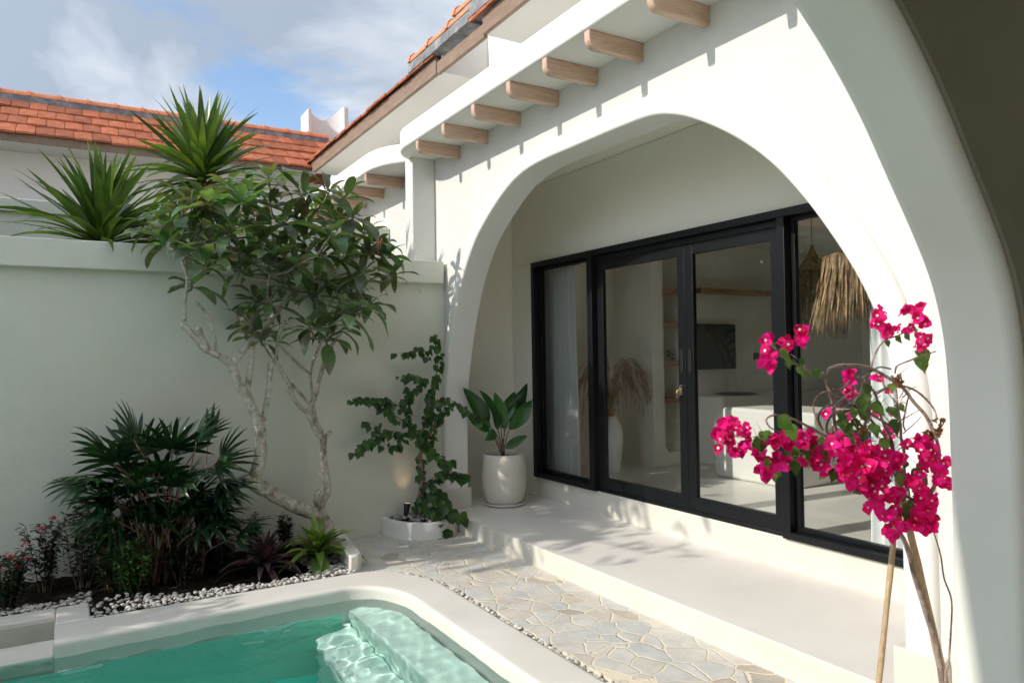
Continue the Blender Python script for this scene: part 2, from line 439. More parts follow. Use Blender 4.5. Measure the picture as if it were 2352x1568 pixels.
# crazy paving
m, t, b = nt('crazy paving'); L = t.links
tc = N(t, 'ShaderNodeTexCoord')
nz = N(t, 'ShaderNodeTexNoise', Scale=3.6, Detail=4); L.new(tc.outputs['Object'], nz.inputs['Vector'])
vm = N(t, 'ShaderNodeVectorMath', operation='MULTIPLY_ADD'); L.new(nz.outputs['Color'], vm.inputs[0]); vm.inputs[1].default_value = (0.11, 0.11, 0); L.new(tc.outputs['Object'], vm.inputs[2])
mp = N(t, 'ShaderNodeMapping'); mp.inputs['Scale'].default_value = (6.3, 5.2, 0.0); mp.inputs['Rotation'].default_value = (0, 0, 0.6); L.new(vm.outputs[0], mp.inputs['Vector'])
ve = N(t, 'ShaderNodeTexVoronoi', feature='DISTANCE_TO_EDGE', Scale=1.0); L.new(mp.outputs[0], ve.inputs['Vector'])
vc = N(t, 'ShaderNodeTexVoronoi', feature='F1', Scale=1.0); L.new(mp.outputs[0], vc.inputs['Vector'])
rg = N(t, 'ShaderNodeTexNoise', Scale=34, Detail=3); L.new(tc.outputs['Object'], rg.inputs['Vector'])
ad = N(t, 'ShaderNodeMath', operation='MULTIPLY_ADD'); L.new(rg.outputs['Fac'], ad.inputs[0]); ad.inputs[1].default_value = 0.055; L.new(ve.outputs['Distance'], ad.inputs[2])
gm = ramp(t, [(0.044, (0, 0, 0)), (0.066, (1, 1, 1))]); L.new(ad.outputs[0], gm.inputs[0])
sx = N(t, 'ShaderNodeSeparateColor'); L.new(vc.outputs['Color'], sx.inputs[0])
sc = ramp(t, [(0.0, (0.53, 0.545, 0.54)), (0.2, (0.60, 0.60, 0.58)), (0.4, (0.61, 0.57, 0.52)), (0.6, (0.52, 0.54, 0.54)), (0.75, (0.60, 0.585, 0.55)), (0.92, (0.56, 0.51, 0.455)), (1.0, (0.42, 0.375, 0.335))]); L.new(sx.outputs[0], sc.inputs[0])
n5 = N(t, 'ShaderNodeTexNoise', Scale=7, Detail=9, Roughness=0.7, Distortion=0.8); L.new(tc.outputs['Object'], n5.inputs['Vector'])
r5 = ramp(t, [(0.3, (0.80, 0.80, 0.80)), (0.65, (1.08, 1.06, 1.02))]); L.new(n5.outputs['Fac'], r5.inputs[0])
mu = N(t, 'ShaderNodeMix', data_type='RGBA', blend_type='MULTIPLY'); mu.inputs[0].default_value = 1; L.new(sc.outputs[0], mu.inputs[6]); L.new(r5.outputs[0], mu.inputs[7])
mg = N(t, 'ShaderNodeMix', data_type='RGBA'); L.new(gm.outputs[0], mg.inputs[0]); mg.inputs[6].default_value = (0.72, 0.64, 0.50, 1); L.new(mu.outputs[2], mg.inputs[7])
L.new(mg.outputs[2], b.inputs['Base Color']); b.inputs['Roughness'].default_value = 0.75
nb = N(t, 'ShaderNodeMath', operation='MULTIPLY_ADD'); L.new(n5.outputs['Fac'], nb.inputs[0]); nb.inputs[1].default_value = 0.35; L.new(gm.outputs[0], nb.inputs[2])
bp = N(t, 'ShaderNodeBump', Strength=0.6, Distance=0.011); L.new(nb.outputs[0], bp.inputs['Height']); L.new(bp.outputs[0], b.inputs['Normal'])
M['paving'] = m

# window glass: clear sheet with surface reflection
m, t, b = nt('window glass'); L = t.links
t.nodes.remove(b)
gl = N(t, 'ShaderNodeBsdfGlossy', Roughness=0.0); gl.inputs['Color'].default_value = (1, 1, 1, 1)
tr = N(t, 'ShaderNodeBsdfTransparent'); tr.inputs['Color'].default_value = (0.97, 0.985, 0.975, 1)
fr = N(t, 'ShaderNodeFresnel', IOR=1.62); mx = N(t, 'ShaderNodeMixShader')
L.new(fr.outputs[0], mx.inputs[0]); L.new(tr.outputs[0], mx.inputs[1]); L.new(gl.outputs[0], mx.inputs[2]); L.new(mx.outputs[0], t.nodes['Material Output'].inputs['Surface'])
M['glass'] = m
m, t, b = nt('glass inner side'); t.nodes.remove(b); tr = N(t, 'ShaderNodeBsdfTransparent'); t.links.new(tr.outputs[0], t.nodes['Material Output'].inputs['Surface']); M['glassback'] = m

# pool water
m, t, b = nt('pool water'); L = t.links
t.nodes.remove(b)
rf = N(t, 'ShaderNodeBsdfGlass', IOR=1.33, Roughness=0.0); rf.inputs['Color'].default_value = (0.93, 1.0, 0.985, 1); L.new(rf.outputs[0], t.nodes['Material Output'].inputs['Surface'])
M['water'] = m

# ------------------------------------------------------------------ world + sun
w = bpy.data.worlds.new('World'); scene.world = w; w.use_nodes = True
t = w.node_tree; L = t.links
bg = t.nodes['Background']
sk = N(t, 'ShaderNodeTexSky', sky_type='NISHITA'); sk.sun_disc = False
sk.sun_elevation = radians(30.9); sk.sun_rotation = math.atan2(-1, 0.075)
sk.air_density = 1.0; sk.dust_density = 0.6; sk.ozone_density = 1.5
tc = N(t, 'ShaderNodeTexCoord'); sp = N(t, 'ShaderNodeSeparateXYZ'); L.new(tc.outputs['Generated'], sp.inputs[0])
az = N(t, 'ShaderNodeMath', operation='ADD'); L.new(sp.outputs[2], az.inputs[0]); az.inputs[1].default_value = 0.22
mz = N(t, 'ShaderNodeMath', operation='MAXIMUM'); L.new(az.outputs[0], mz.inputs[0]); mz.inputs[1].default_value = 0.12
dx = N(t, 'ShaderNodeMath', operation='DIVIDE'); L.new(sp.outputs[0], dx.inputs[0]); L.new(mz.outputs[0], dx.inputs[1])
dy = N(t, 'ShaderNodeMath', operation='DIVIDE'); L.new(sp.outputs[1], dy.inputs[0]); L.new(mz.outputs[0], dy.inputs[1])
cb = N(t, 'ShaderNodeCombineXYZ'); L.new(dx.outputs[0], cb.inputs[0]); L.new(dy.outputs[0], cb.inputs[1]); cb.inputs[2].default_value = 3.1
n1 = N(t, 'ShaderNodeTexNoise', Scale=1.9, Detail=10, Roughness=0.55, Distortion=0.35); L.new(cb.outputs[0], n1.inputs['Vector'])
cov = ramp(t, [(0.33, (0, 0, 0)), (0.47, (1, 1, 1))], 'EASE'); L.new(n1.outputs['Fac'], cov.inputs[0])
n2 = N(t, 'ShaderNodeTexNoise', Scale=1.5, Detail=9, Roughness=0.55, Distortion=0.3); L.new(cb.outputs[0], n2.inputs['Vector'])
cc = ramp(t, [(0.40, (1.9, 2.25, 2.8)), (0.50, (3.0, 3.3, 3.75)), (0.60, (5.0, 5.15, 5.4))]); L.new(n2.outputs['Fac'], cc.inputs[0])
mx = N(t, 'ShaderNodeMix', data_type='RGBA'); L.new(cov.outputs[0], mx.inputs[0]); L.new(sk.outputs[0], mx.inputs[6]); L.new(cc.outputs[0], mx.inputs[7])
dt = N(t, 'ShaderNodeVectorMath', operation='DOT_PRODUCT'); L.new(tc.outputs['Generated'], dt.inputs[0]); dt.inputs[1].default_value = (-0.855, 0.064, 0.513)
cl0 = N(t, 'ShaderNodeMath', operation='MAXIMUM'); L.new(dt.outputs['Value'], cl0.inputs[0]); cl0.inputs[1].default_value = 0
pw = N(t, 'ShaderNodeMath', operation='POWER'); L.new(cl0.outputs[0], pw.inputs[0]); pw.inputs[1].default_value = 2.0
gz = N(t, 'ShaderNodeMath', operation='MULTIPLY_ADD'); L.new(pw.outputs[0], gz.inputs[0]); gz.inputs[1].default_value = 1.0; gz.inputs[2].default_value = 1.0
sv = N(t, 'ShaderNodeVectorMath', operation='SCALE'); L.new(mx.outputs[2], sv.inputs[0]); L.new(gz.outputs[0], sv.inputs['Scale'])
L.new(sv.outputs[0], bg.inputs['Color']); bg.inputs['Strength'].default_value = 0.115

SUND = V((1, -0.075, -0.6)).normalized()
sl = bpy.data.lights.new('sun', 'SUN'); sl.energy = 1.9; sl.angle = radians(0.53); sl.color = (1.0, 0.935, 0.84)
so = bpy.data.objects.new('sun', sl); COL.objects.link(so)
so.rotation_euler = SUND.to_track_quat('-Z', 'Y').to_euler(); so.location = (-20, 2, 14)
sl.cycles.is_caustics_light = True

cam = bpy.data.cameras.new('camera'); co = bpy.data.objects.new('camera', cam); COL.objects.link(co)
cam.sensor_width = 36; cam.lens = 2740 / 3840 * 36; cam.clip_end = 2000; cam.clip_start = 0.05
co.matrix_world = Matrix.Translation(CAMP) @ R.to_4x4()
cam.dof.use_dof = True; cam.dof.focus_distance = 4.6; cam.dof.aperture_fstop = 4.0
scene.camera = co
scene.view_settings.view_transform = 'Standard'; scene.view_settings.look = 'None'; scene.view_settings.exposure = 1.0; scene.view_settings.gamma = 1.0
try:
    scene.cycles.use_denoising = True
    scene.cycles.max_bounces = 14; scene.cycles.diffuse_bounces = 8; scene.cycles.transparent_max_bounces = 24
    scene.cycles.caustics_reflective = False; scene.cycles.caustics_refractive = True
    scene.cycles.sample_clamp_indirect = 12.0
except Exception:
    pass

# ------------------------------------------------------------------ ground, paving, deck, pool
g = MB(); zG = -0.02
# ground sheet around the pool hole (reaches the horizon)
g.add([(-400, -400, zG), (400, -400, zG), (400, 600, zG), (-400, 600, zG), (-6.0, -1.5, zG), (2.3, -1.5, zG), (2.3, 5.82, zG), (-6.0, 5.82, zG)],
      [(0, 1, 5, 4), (1, 2, 6, 5), (2, 3, 7, 6), (3, 0, 4, 7)])
kind(g.build('ground', M['ground'], smooth=False), 'structure')

mb_ = MB(); mb_.box((-5.18, -1.5, -.3), (-2.81, 5.9, 0.02)); mb_.box((-60, -1.6, -.018), (-5.5, 30, 0.0)); kind(mb_.build('bounce_deck', M['deck']), 'structure')  # unseen pale deck, added to bounce sunlight up into the court
# pool outline
def arc(cx, cy, rx, ry, a0, a1, n):
    return [(cx + rx * cos(lerp(a0, a1, i / n)), cy + ry * sin(lerp(a0, a1, i / n))) for i in range(n + 1)]

OUT = [(2.27, -1.5)] + arc(1.83, 4.70, 0.44, 0.73, 0, pi / 2, 14) + [(0.10, 5.43), (-0.112, 5.43)]
INN = [(1.965, -1.5)] + arc(1.62, 4.62, 0.345, 0.49, 0, pi / 2, 14) + [(0.10, 5.07), (-0.112, 5.07)]
PX0 = -5.5
mb = MB()
# paving as a strip following the pebble channel
GUT = [(2.332, -1.5)] + arc(1.85, 4.72, 0.482, 0.735, 0, pi / 2, 14)
poly = [(3.093, -1.5), (3.093, 6.72), (1.86, 6.72), (1.86, 5.48)] + [p for p in reversed(GUT)]
mb.prism(poly, -0.03, 0.0)
kind(mb.build('paving', M['paving'], smooth=False), 'structure')
mb = MB()
gch = GUT + list(reversed(OUT[:-1])); mb.add([(x, y, -0.018) for x, y in gch], [tuple(range(len(gch)))])
kind(mb.build('channel_bed', M['greypebble'], smooth=False), 'structure')

# pool coping: top profile with rounded edges swept along the pool
mid = []
n = len(OUT)
mb = MB()
prof_n = 0
path_o = [V((x, y, 0)) for x, y in OUT]; path_i = [V((x, y, 0)) for x, y in INN]
zt, r = 0.02, 0.018
ring = []
for o, i in zip(path_o, path_i):
    d = (i - o)
    W = d.length; d = d / W
    sec = [o + V((0, 0, -0.3)), o + V((0, 0, zt - r)), o + d * (r * .3) + V((0, 0, zt - r * .3)), o + d * r + V((0, 0, zt)), o + d * (r * 1.8) + V((0, 0, zt + .0003)),
           o + d * (W * .5) + V((0, 0, zt + 0.002)), i - d * r * 2.2 + V((0, 0, zt + .0003)), i - d * r * 1.3 + V((0, 0, zt)), i - d * (r * .35) + V((0, 0, zt - r * .35)), i + V((0, 0, zt - r * 1.3)), i + V((0, 0, zt - r * 2)), i + V((0, 0, -0.30))]
    ring.append(sec)
k = len(ring[0])
vs = [p for s_ in ring for p in s_]
fs = [(a * k + j, a * k + j + 1, (a + 1) * k + j + 1, (a + 1) * k + j) for a in range(len(ring) - 1) for j in range(k - 1)]
mb.add(vs, [tuple(reversed(f)) for f in fs])
# squared left end, connector block and far coping of the trough
e = MB()
ek = (len(ring) - 1) * k; mb.f.append(tuple(ek + j for j in range(k))); mb.m.append(0); mb.tn.append(.5)
cop = thing('pool_coping', 'pale cement pool edge curving round the turquoise water', 'pool edge', (1.2, 5.2, 0))
c1_ = mb.build('rim', M['coping'], cop, angle=50)
mb = MB(); mb.box((-0.113, 5.4305, -0.3), (0.078, 5.79, zt - 0.001)); mb.box((-2.95, 5.60, -0.3), (-0.1135, 5.79, zt - 0.001))
mb.build('trough_edge', M['coping'], cop, bevel=0.012)
mb = MB(); mb.box((-2.95, 5.075, -0.6), (-0.1125, 5.36, -0.052))
mb.build('ledge', M['coping'], cop, bevel=0.01)
mb = MB(); mb.box((-2.95, 5.594, -0.26), (-0.116, 5.5985, -0.012)); mb.box((-0.118, 5.365, -0.26), (-0.1142, 5.594, -0.012)); mb.build('trough_lining', M['rim'], cop)
mb = MB(); mb.box((-2.95, 5.365, -0.5), (-0.1135, 5.598, -0.26))
mb.build('trough_floor', M['rim'], cop)

# basin
WL = -0.07
mb = MB()
ib = [(x + (0.004 if True else 0), y + .004) for x, y in INN]
b_in = [(1.965, -1.5)] + arc(1.62, 4.62, 0.345, 0.49, 0, pi / 2, 14) + [(-0.11, 5.06), (-2.8, 5.07), (-2.8, -1.5)]
vs = [(x, y, -0.296) for x, y in b_in] + [(x, y, -1.25) for x, y in b_in]
nb_ = len(b_in)
mb.add(vs, [(i, (i + 1) % nb_, nb_ + (i + 1) % nb_, nb_ + i) for i in range(nb_)] + [tuple(range(nb_, 2 * nb_))])
mb.m = [2 if (b_in[i][0] > 1.45 and b_in[(i + 1) % nb_][0] > 1.45) else 0 for i in range(nb_)] + [1]
# steps: upper shelf and lower step
basin = mb.build('pool_basin', [M['poolwall'], M['poolfloor'], M['pool']], angle=50); kind(basin, 'structure')
mb = MB()
up = [(1.66, -1.5), (1.66, 4.95), (1.70, 5.02), (1.80, 5.0)] + [(x, y) for x, y in reversed(arc(1.60, 4.60, 0.345, 0.49, 0, pi * .38, 8))] + [(1.95, -1.5)]
up = [(1.66, -1.5), (1.66, 5.075), (1.72, 5.10), (1.964, 5.10), (1.964, -1.5)]
mb.prism(up, -1.24, -0.235)
lo = [(1.36, -1.5), (1.36, 4.86), (1.38, 4.93), (1.44, 4.97), (1.52, 4.99), (1.60, 5.04), (1.658, 5.10), (1.658, -1.5)]
mb.prism(lo, -1.24, -0.50)
st = mb.build('pool_steps', M['pool'], bevel=0.02); kind(st, 'structure')
for o in (basin, st):
    o.cycles.is_caustics_receiver = True

# water body: wavy top, closed
mb = MB()
rnd = random.Random(3)
waves = []
for i in range(26):
    lam = rnd.choice([0.075, 0.095, 0.12, 0.15, 0.2, 0.28, 0.5]); an = rnd.uniform(0, pi)
    waves.append((2 * pi / lam * cos(an), 2 * pi / lam * sin(an), rnd.uniform(0, 6.3), lam * 0.0024))

def wz(x, y):
    return sum(a * sin(kx * x + ky * y + ph) for kx, ky, ph, a in waves)

X0, X1, Y0, Y1 = -2.83, 1.97, -1.4, 5.16
nx, ny = 300, 400
vs = []
for i in range(nx + 1):
    for j in range(ny + 1):
        x = lerp(X0, X1, i / nx); y = lerp(Y0, Y1, j / ny)
        vs.append((x, y, WL + wz(x, y)))
fs = [(i * (ny + 1) + j, (i + 1) * (ny + 1) + j, (i + 1) * (ny + 1) + j + 1, i * (ny + 1) + j + 1) for i in range(nx) for j in range(ny)]
mb.add(vs, fs)
# skirt and bottom
zb = -1.26
br = [i * (ny + 1) for i in range(nx + 1)] + [nx * (ny + 1) + j for j in range(1, ny + 1)] + [i * (ny + 1) + ny for i in range(nx - 1, -1, -1)] + [j for j in range(ny - 1, 0, -1)]
o0 = len(mb.v)
for q in br:
    mb.v.append((mb.v[q][0], mb.v[q][1], zb))
L_ = len(br)
for a in range(L_):
    mb.f.append((br[a], o0 + a, o0 + (a + 1) % L_, br[(a + 1) % L_])); mb.m.append(0)
mb.f.append(tuple(o0 + a for a in range(L_ - 1, -1, -1))); mb.m.append(0)
wat = mb.build('water', M['water'], angle=50); kind(wat, 'structure')
wat.cycles.is_caustics_caster = True

# deck
mb = MB()
mb.prism([(3.09, -1.5), (4.2, -1.5), (4.2, 7.0), (3.16, 7.0), (3.16, 6.21), (3.09, 6.21)], -0.02, 0.152)
kind(mb.build('deck', M['cream'], bevel=0.012), 'structure')
mb = MB()
mb.prism([(3.097, -1.5), (4.202, -1.5), (4.202, 7.0), (3.163, 7.0), (3.163, 6.203), (3.097, 6.203)], 0.1525, 0.157)
kind(mb.build('deck_surface', M['deck'], smooth=False), 'structure')

# ------------------------------------------------------------------ villa
villa = thing('villa', 'white plastered villa with big soft arch and tiled roof', 'house', (3.6, 4.2, 0))
ARCH = [(6.51, 0.10), (6.505, 0.6), (6.49, 1.1), (6.42, 1.55), (6.27, 2.0), (6.09, 2.37), (5.85, 2.67), (5.60, 2.86), (5.32, 3.02), (5.06, 3.115), (4.75, 3.155), (4.2, 3.158), (3.75, 3.155),
        (3.45, 3.14), (3.22, 3.075), (3.0, 2.965), (2.77, 2.815), (2.555, 2.635), (2.365, 2.42), (2.22, 2.22), (2.10, 2.03), (2.015, 1.86), (1.955, 1.68), (1.915, 1.45), (1.90, 1.15), (1.895, 0.6), (1.895, 0.10)]
AC = cr([V((0, y, z)) for y, z in ARCH], 5)


def outline(pts, off):
    """offset the arch outward (away from the opening) in the YZ plane"""
    out = []
    for i, p in enumerate(pts):
        t_ = (pts[min(i + 1, len(pts) - 1)] - pts[max(i - 1, 0)]).normalized()
        nrm = V((0, -t_.z, t_.y))
        if nrm.dot(V((0, 4.2, 1.2)) - p) > 0: nrm = -nrm
        out.append((p + nrm * off, nrm))
    return out


oo = outline(AC, 0.05)
poly = [(-1.5, 0.1), (-1.5, 3.66)] + [(11.3, 3.66), (11.3, 0.1)] + [(p.y, p.z) for p, _ in oo]
mb = MB(); mb.prism(poly, 3.15, 3.35, 'x')
mb.build('arch_wall', M['render'], villa, angle=35)
mb = MB()
prof = [(0.0, 3.354), (0.0, 3.130), (0.004, 3.114), (0.016, 3.107), (0.090, 3.105), (0.116, 3.109), (0.131, 3.121), (0.137, 3.136), (0.139, 3.153), (0.07, 3.153), (0.07, 3.354)]
path = [p for p, _ in outline(AC, 0)]; fr_ = [(nn, V((1, 0, 0))) for _, nn in outline(AC, 0)]
mb.sweep([V((0, p.y, p.z)) for p in path], fr_, prof)
mb.build('arch_trim', M['smooth'], villa, angle=50)
mb = MB(); mb.box((3.095, 6.465, 0.158), (3.375, 6.70, 0.35)); mb.build('pier_base', M['cream'], villa, bevel=0.006)
mb = MB(); mb.box((3.095, 1.72, 0.158), (3.375, 1.94, 0.35)); mb.build('pier_base', M['cream'], villa, bevel=0.006)


def canopy(y0, y1, r0, r1, xo=2.70, z0=3.65, z1=3.852):
    P = []
    # outer edge from y0 to y1 with elliptical corner(s)
    P.append((3.56, y0))
    if r0:
        P += [(3.16, y0)] + [(3.06 - (3.06 - xo) * sin(a) if True else 0, y0 + 0.0 + r0 * (1 - cos(a))) for a in [pi / 2 * k / 12 for k in range(13)]]
    else:
        P.append((xo, y0))
    if r1:
        P += [(3.0 - (3.0 - xo) * cos(a), y1 - r1 + r1 * sin(a)) for a in [pi / 2 * k / 12 for k in range(13)]] + [(3.2, y1)]
    else:
        P.append((xo, y1))
    P.append((3.56, y1))
    m_ = MB(); m_.prism(P, z0, z1); return m_


canopy(-1.5, 6.87, 0, 0.42).build('canopy', M['smooth'], villa, bevel=0.02, seg=3, angle=50)
canopy(6.935, 11.2, 0.62, 0).build('canopy', M['smooth'], villa, bevel=0.02, seg=3, angle=50)


def beam(yb, x0=2.712, x1=3.15, z1=3.648, h=0.113, th=0.052):
    m_ = MB()
    r_ = 0.062
    P = [(x1, z1), (x0, z1)] + [(x0 + r_ * (1 - cos(a)), z1 - h + r_ * (1 - sin(a))) for a in [pi / 2 * k / 6 for k in range(7)]] + [(x1, z1 - h)]
    m_.prism(P, yb, yb + th, 'y')
    return m_.build('beam', M['oak'], villa, bevel=0.006, angle=50)


for yb in (-0.1, 0.4, 0.9, 1.42, 1.92, 2.43, 2.985, 3.559, 4.036, 4.518, 5.07, 5.62, 6.172):
    beam(yb)
for yb in (7.573, 8.173, 8.772, 9.37, 9.97):
    beam(yb)
mb = MB(); mb.box((2.90, 6.745, 2.40), (3.149, 6.93, 3.649)); mb.build('pilaster', M['render'], villa, bevel=0.008)
# upper wall above the canopies
mb = MB(); mb.box((3.57, -1.5, 3.6), (3.8, 11.24, 4.88)); mb.build('upper_wall', M['smooth'], villa)
# porch ceiling, side wall, door wall
mb = MB(); mb.box((3.36, 0.8, 3.451), (4.4, 6.999, 3.6)); mb.build('porch_ceiling', M['porch'], villa)
mb = MB(); mb.box((3.351, 7.0, 0.1), (4.4, 7.2, 3.7)); mb.build('porch_side_wall', M['porch'], villa)
mb = MB(); mb.box((3.351, 0.6, 0.1), (4.4, 0.799, 3.7)); mb.build('porch_side_wall', M['porch'], villa)
FY0, FY1, FZ0, FZ1 = 2.38, 6.56, 0.372, 2.632
mb = MB()
mb.box((4.2, 0.8, FZ1), (4.4, 6.999, 3.45)); mb.box((4.2, FY1, 0.157), (4.4, 6.999, FZ1)); mb.box((4.2, 0.8, 0.157), (4.4, FY0, FZ1))
mb.build('door_wall', M['porch'], villa, bevel=0.01)
mb = MB(); mb.box((4.199, FY0, 0.150), (4.4, FY1, FZ0 - .001)); mb.build('plinth', M['cream'], villa, bevel=0.008)

# door frame
XF = 4.165
fm = MB()
fm.box((XF, FY0, FZ1 - 0.055), (XF + .14, FY1, FZ1)); fm.box((XF, FY1 - 0.06, FZ0), (XF + .14, FY1, FZ1 - .055)); fm.box((XF, FY0, FZ0), (XF + .14, FY0 + .06, FZ1 - .055))
fm.box((XF, 5.50, FZ0), (XF + .14, 5.575, FZ1 - .055)); fm.box((XF, 3.32, FZ0), (XF + .14, 3.385, FZ1 - .055))
fm.box((XF, 5.575, FZ0), (XF + .14, FY1 - .06, FZ0 + .05)); fm.box((XF, FY0 + .06, FZ0), (XF + .14, 3.32, FZ0 + .05))
fm.box((XF + .05, 3.385, FZ1 - .11), (XF + .14, 5.50, FZ1 - .055)); fm.box((XF + .04, 3.385, FZ0), (XF + .14, 5.50, FZ0 + .03))
fr_o = fm.build('door_frame', M['black'], villa, bevel=0.003)


def panel(nm, ya, yb, za, zb, xa, wst, handle=None, bot=None, pull=None):
    m_ = MB(); bt = bot or wst
    if wst > 0:
        m_.box((xa, ya, za), (xa + .04, ya + wst, zb)); m_.box((xa, yb - wst, za), (xa + .04, yb, zb))
        m_.box((xa, ya + wst, zb - wst), (xa + .04, yb - wst, zb)); m_.box((xa, ya + wst, za), (xa + .04, yb - wst, za + bt))
    f_ = m_.build(nm, M['black'], villa, bevel=0.002)
    p_ = MB(); p_.box((xa + .016, ya + wst * .9, za + bt * .9), (xa + .021, yb - wst * .9, zb - wst * .9)); p_.m = [1, 1, 1, 1, 1, 0]
    g_ = p_.build('pane', [M['glass'], M['glassback']], f_, smooth=False)
    return f_


d1 = panel('sliding_door', 4.322, 5.47, FZ0 + .032, FZ1 - .112, XF + .045, 0.085, bot=.105)
d2 = panel('sliding_door', 3.39, 4.318, FZ0 + .032, FZ1 - .112, XF + .045, 0.085, bot=.105)
w1 = panel('fixed_window', 5.577, FY1 - .062, FZ0 + .052, FZ1 - .057, XF + .07, 0.03)
w2 = panel('fixed_window', FY0 + .062, 3.318, FZ0 + .052, FZ1 - .057, XF + .07, 0.03)
for d_, yc in ((d1, 4.365), (d2, 4.275)):
    h_ = MB(); P = [(yc + 0.017 * cos(a), 1.59 + (0.075 if sin(a) > 0 else -0.075) + 0.017 * sin(a)) for a in [2 * pi * k / 16 + .01 for k in range(16)]]
    h_.prism(P, XF + .040, XF + .046, 'x')
    ho = h_.build('handle', M['rubber'], d_)
h_ = MB(); h_.prism([(4.375 + 0.016 * cos(a), 1.352 + (0.028 if sin(a) > 0 else -0.028) + 0.016 * sin(a)) for a in [2 * pi * k / 16 + .01 for k in range(16)]], XF + .028, XF + .047, 'x')
h_.build('lock', M['steel'], d1)
h_ = MB(); h_.tube([(XF + .03, 4.385, 1.36), (XF + .01, 4.392, 1.352), (XF + .008, 4.393, 1.33)], .006, 6); h_.box((XF + .004, 4.386, 1.285), (XF + .008, 4.398, 1.335)); h_.lathe([(0.0, 0), (.011, .0), (.011, .004), (0, .004)], (XF + .02, 4.392, 1.345), 12)
h_.build('key', M['brass'], d1)

# roofs -------------------------------------------------------------
SL = 0.63


def tileroof(x0, x1, y0, y1, e, along, rows, m_, tw=0.205, rowh=0.30, z0=4.46, xcut=None):
    """rows of flat clay tiles. along='x': eave runs in X, rising in +Y; along='y': eave runs in Y, rising in +X"""
    rr = random.Random(11)
    for rI in range(rows):
        u0 = rI * rowh - 0.03; a = 0
        off = (tw / 2 if rI % 2 else 0)
        s0 = (x0 if along == 'x' else y0) - off; s1 = (x1 if along == 'x' else y1)
        s = s0
        while s < s1:
            m_.t = rr.random(); dz = rr.uniform(-.006, .006); du = rr.uniform(-.012, .010)
            th = 0.024
            zl = z0 + SL * u0 + 0.030 + dz; zh = z0 + SL * (u0 + rowh + .02) + 0.004
            ua, ub = u0 + du, u0 + rowh + .02
            sa, sb = max(s + .0035, x0 if along == 'x' else y0), min(s + tw - .0035, s1)
            if xcut: sb = min(sb, xcut(u0))
            if sb - sa > .02:
                def P(ss, uu, zz):
                    return (ss, e + uu, zz) if along == 'x' else (e + uu, ss, zz)
                cr_ = 0.006
                vs = [P(sa, ua, zl - th), P(sb, ua, zl - th), P(sb, ub, zh - th), P(sa, ub, zh - th), P(sa, ua, zl), P((sa + sb) / 2, ua, zl + cr_), P(sb, ua, zl), P(sb, ub, zh), P((sa + sb) / 2, ub, zh + cr_), P(sa, ub, zh)]
                fs = [(0, 1, 6, 5, 4), (4, 5, 8, 9), (5, 6, 7, 8), (1, 2, 7, 6), (3, 0, 4, 9), (0, 3, 2, 1)]
                if along == 'y': fs = [tuple(reversed(f)) for f in fs]
                m_.add(vs, fs)
            s += tw


def caps(m_, mm_, p0, p1, n, w=0.13, h=0.075, up=V((0, 0, 1)), mh=0.10, mback=0.0):
    """a row of ridge caps with collars, over a mortar bed"""
    p0 = V(p0); p1 = V(p1); d = (p1 - p0); Lc = d.length; d.normalize()
    side = d.cross(up).normalized(); upn = side.cross(d).normalized()
    seg = Lc / n
    for i in range(n):
        a = p0 + d * seg * i
        pr = [(-w / 2, -.005), (-w * .42, h * .55), (-w * .2, h * .9), (0, h), (w * .2, h * .9), (w * .42, h * .55), (w / 2, -.005)]
        m_.sweep([a + d * .035, a + d * (seg - .002)], [(side, upn)] * 2, pr)
        pr2 = [(x * 1.14, y * 1.18 + .004) for x, y in pr]
        m_.sweep([a - d * .004, a + d * .042], [(side, upn)] * 2, pr2)
    pm = [(-w * .44 - mback, -mh), (-w * .44, 0.004), (w * .44, 0.004), (w * .52, -mh)]
    k_ = 26
    path = [p0 + d * Lc * i / k_ + side * random.uniform(-.004, .004) for i in range(k_ + 1)]
    mm_.sweep(path, [(side, upn)] * (k_ + 1), pm)


# back wing
wing = thing('villa_wing', 'rear wing with orange tiled roof behind the garden wall', 'house', (-2, 11.5, 0))
mb = MB(); mb.box((-12, 11.25, 0), (3.56, 11.5, 4.36)); mb.build('wall', M['smooth'], wing)
mb = MB(); mb.box((-12, 10.73, 4.362), (3.0, 11.6, 4.39)); mb.build('soffit', M['soffit'], wing)
mb = MB(); mb.box((-12, 10.70, 4.355), (3.0, 10.729, 4.452)); mb.build('fascia', M['fascia'], wing)
mb = MB(); mb.add([(-12, 10.70, 4.455), (3.0, 10.70, 4.455), (3.85, 11.93, 5.23), (-12, 11.93, 5.23), (-12, 13.2, 4.4), (3.85, 13.2, 4.4), ], [(0, 1, 2, 3), (3, 2, 5, 4)])
tileroof(-8, 4.2, 0, 0, 10.69, 'x', 4, mb, xcut=lambda u: 3.02 + u * 1.0)
rf_ = mb.build('roof', M['tile'], wing, angle=30)
m1 = MB(); m2 = MB(); caps(m1, m2, (-8.2, 11.93, 5.30), (3.62, 11.93, 5.295), 34, h=.07, mh=.115)
m1.build('ridge_caps', M['cap'], rf_, angle=50); m2.build('ridge_mortar', M['mortar'], rf_, angle=30)

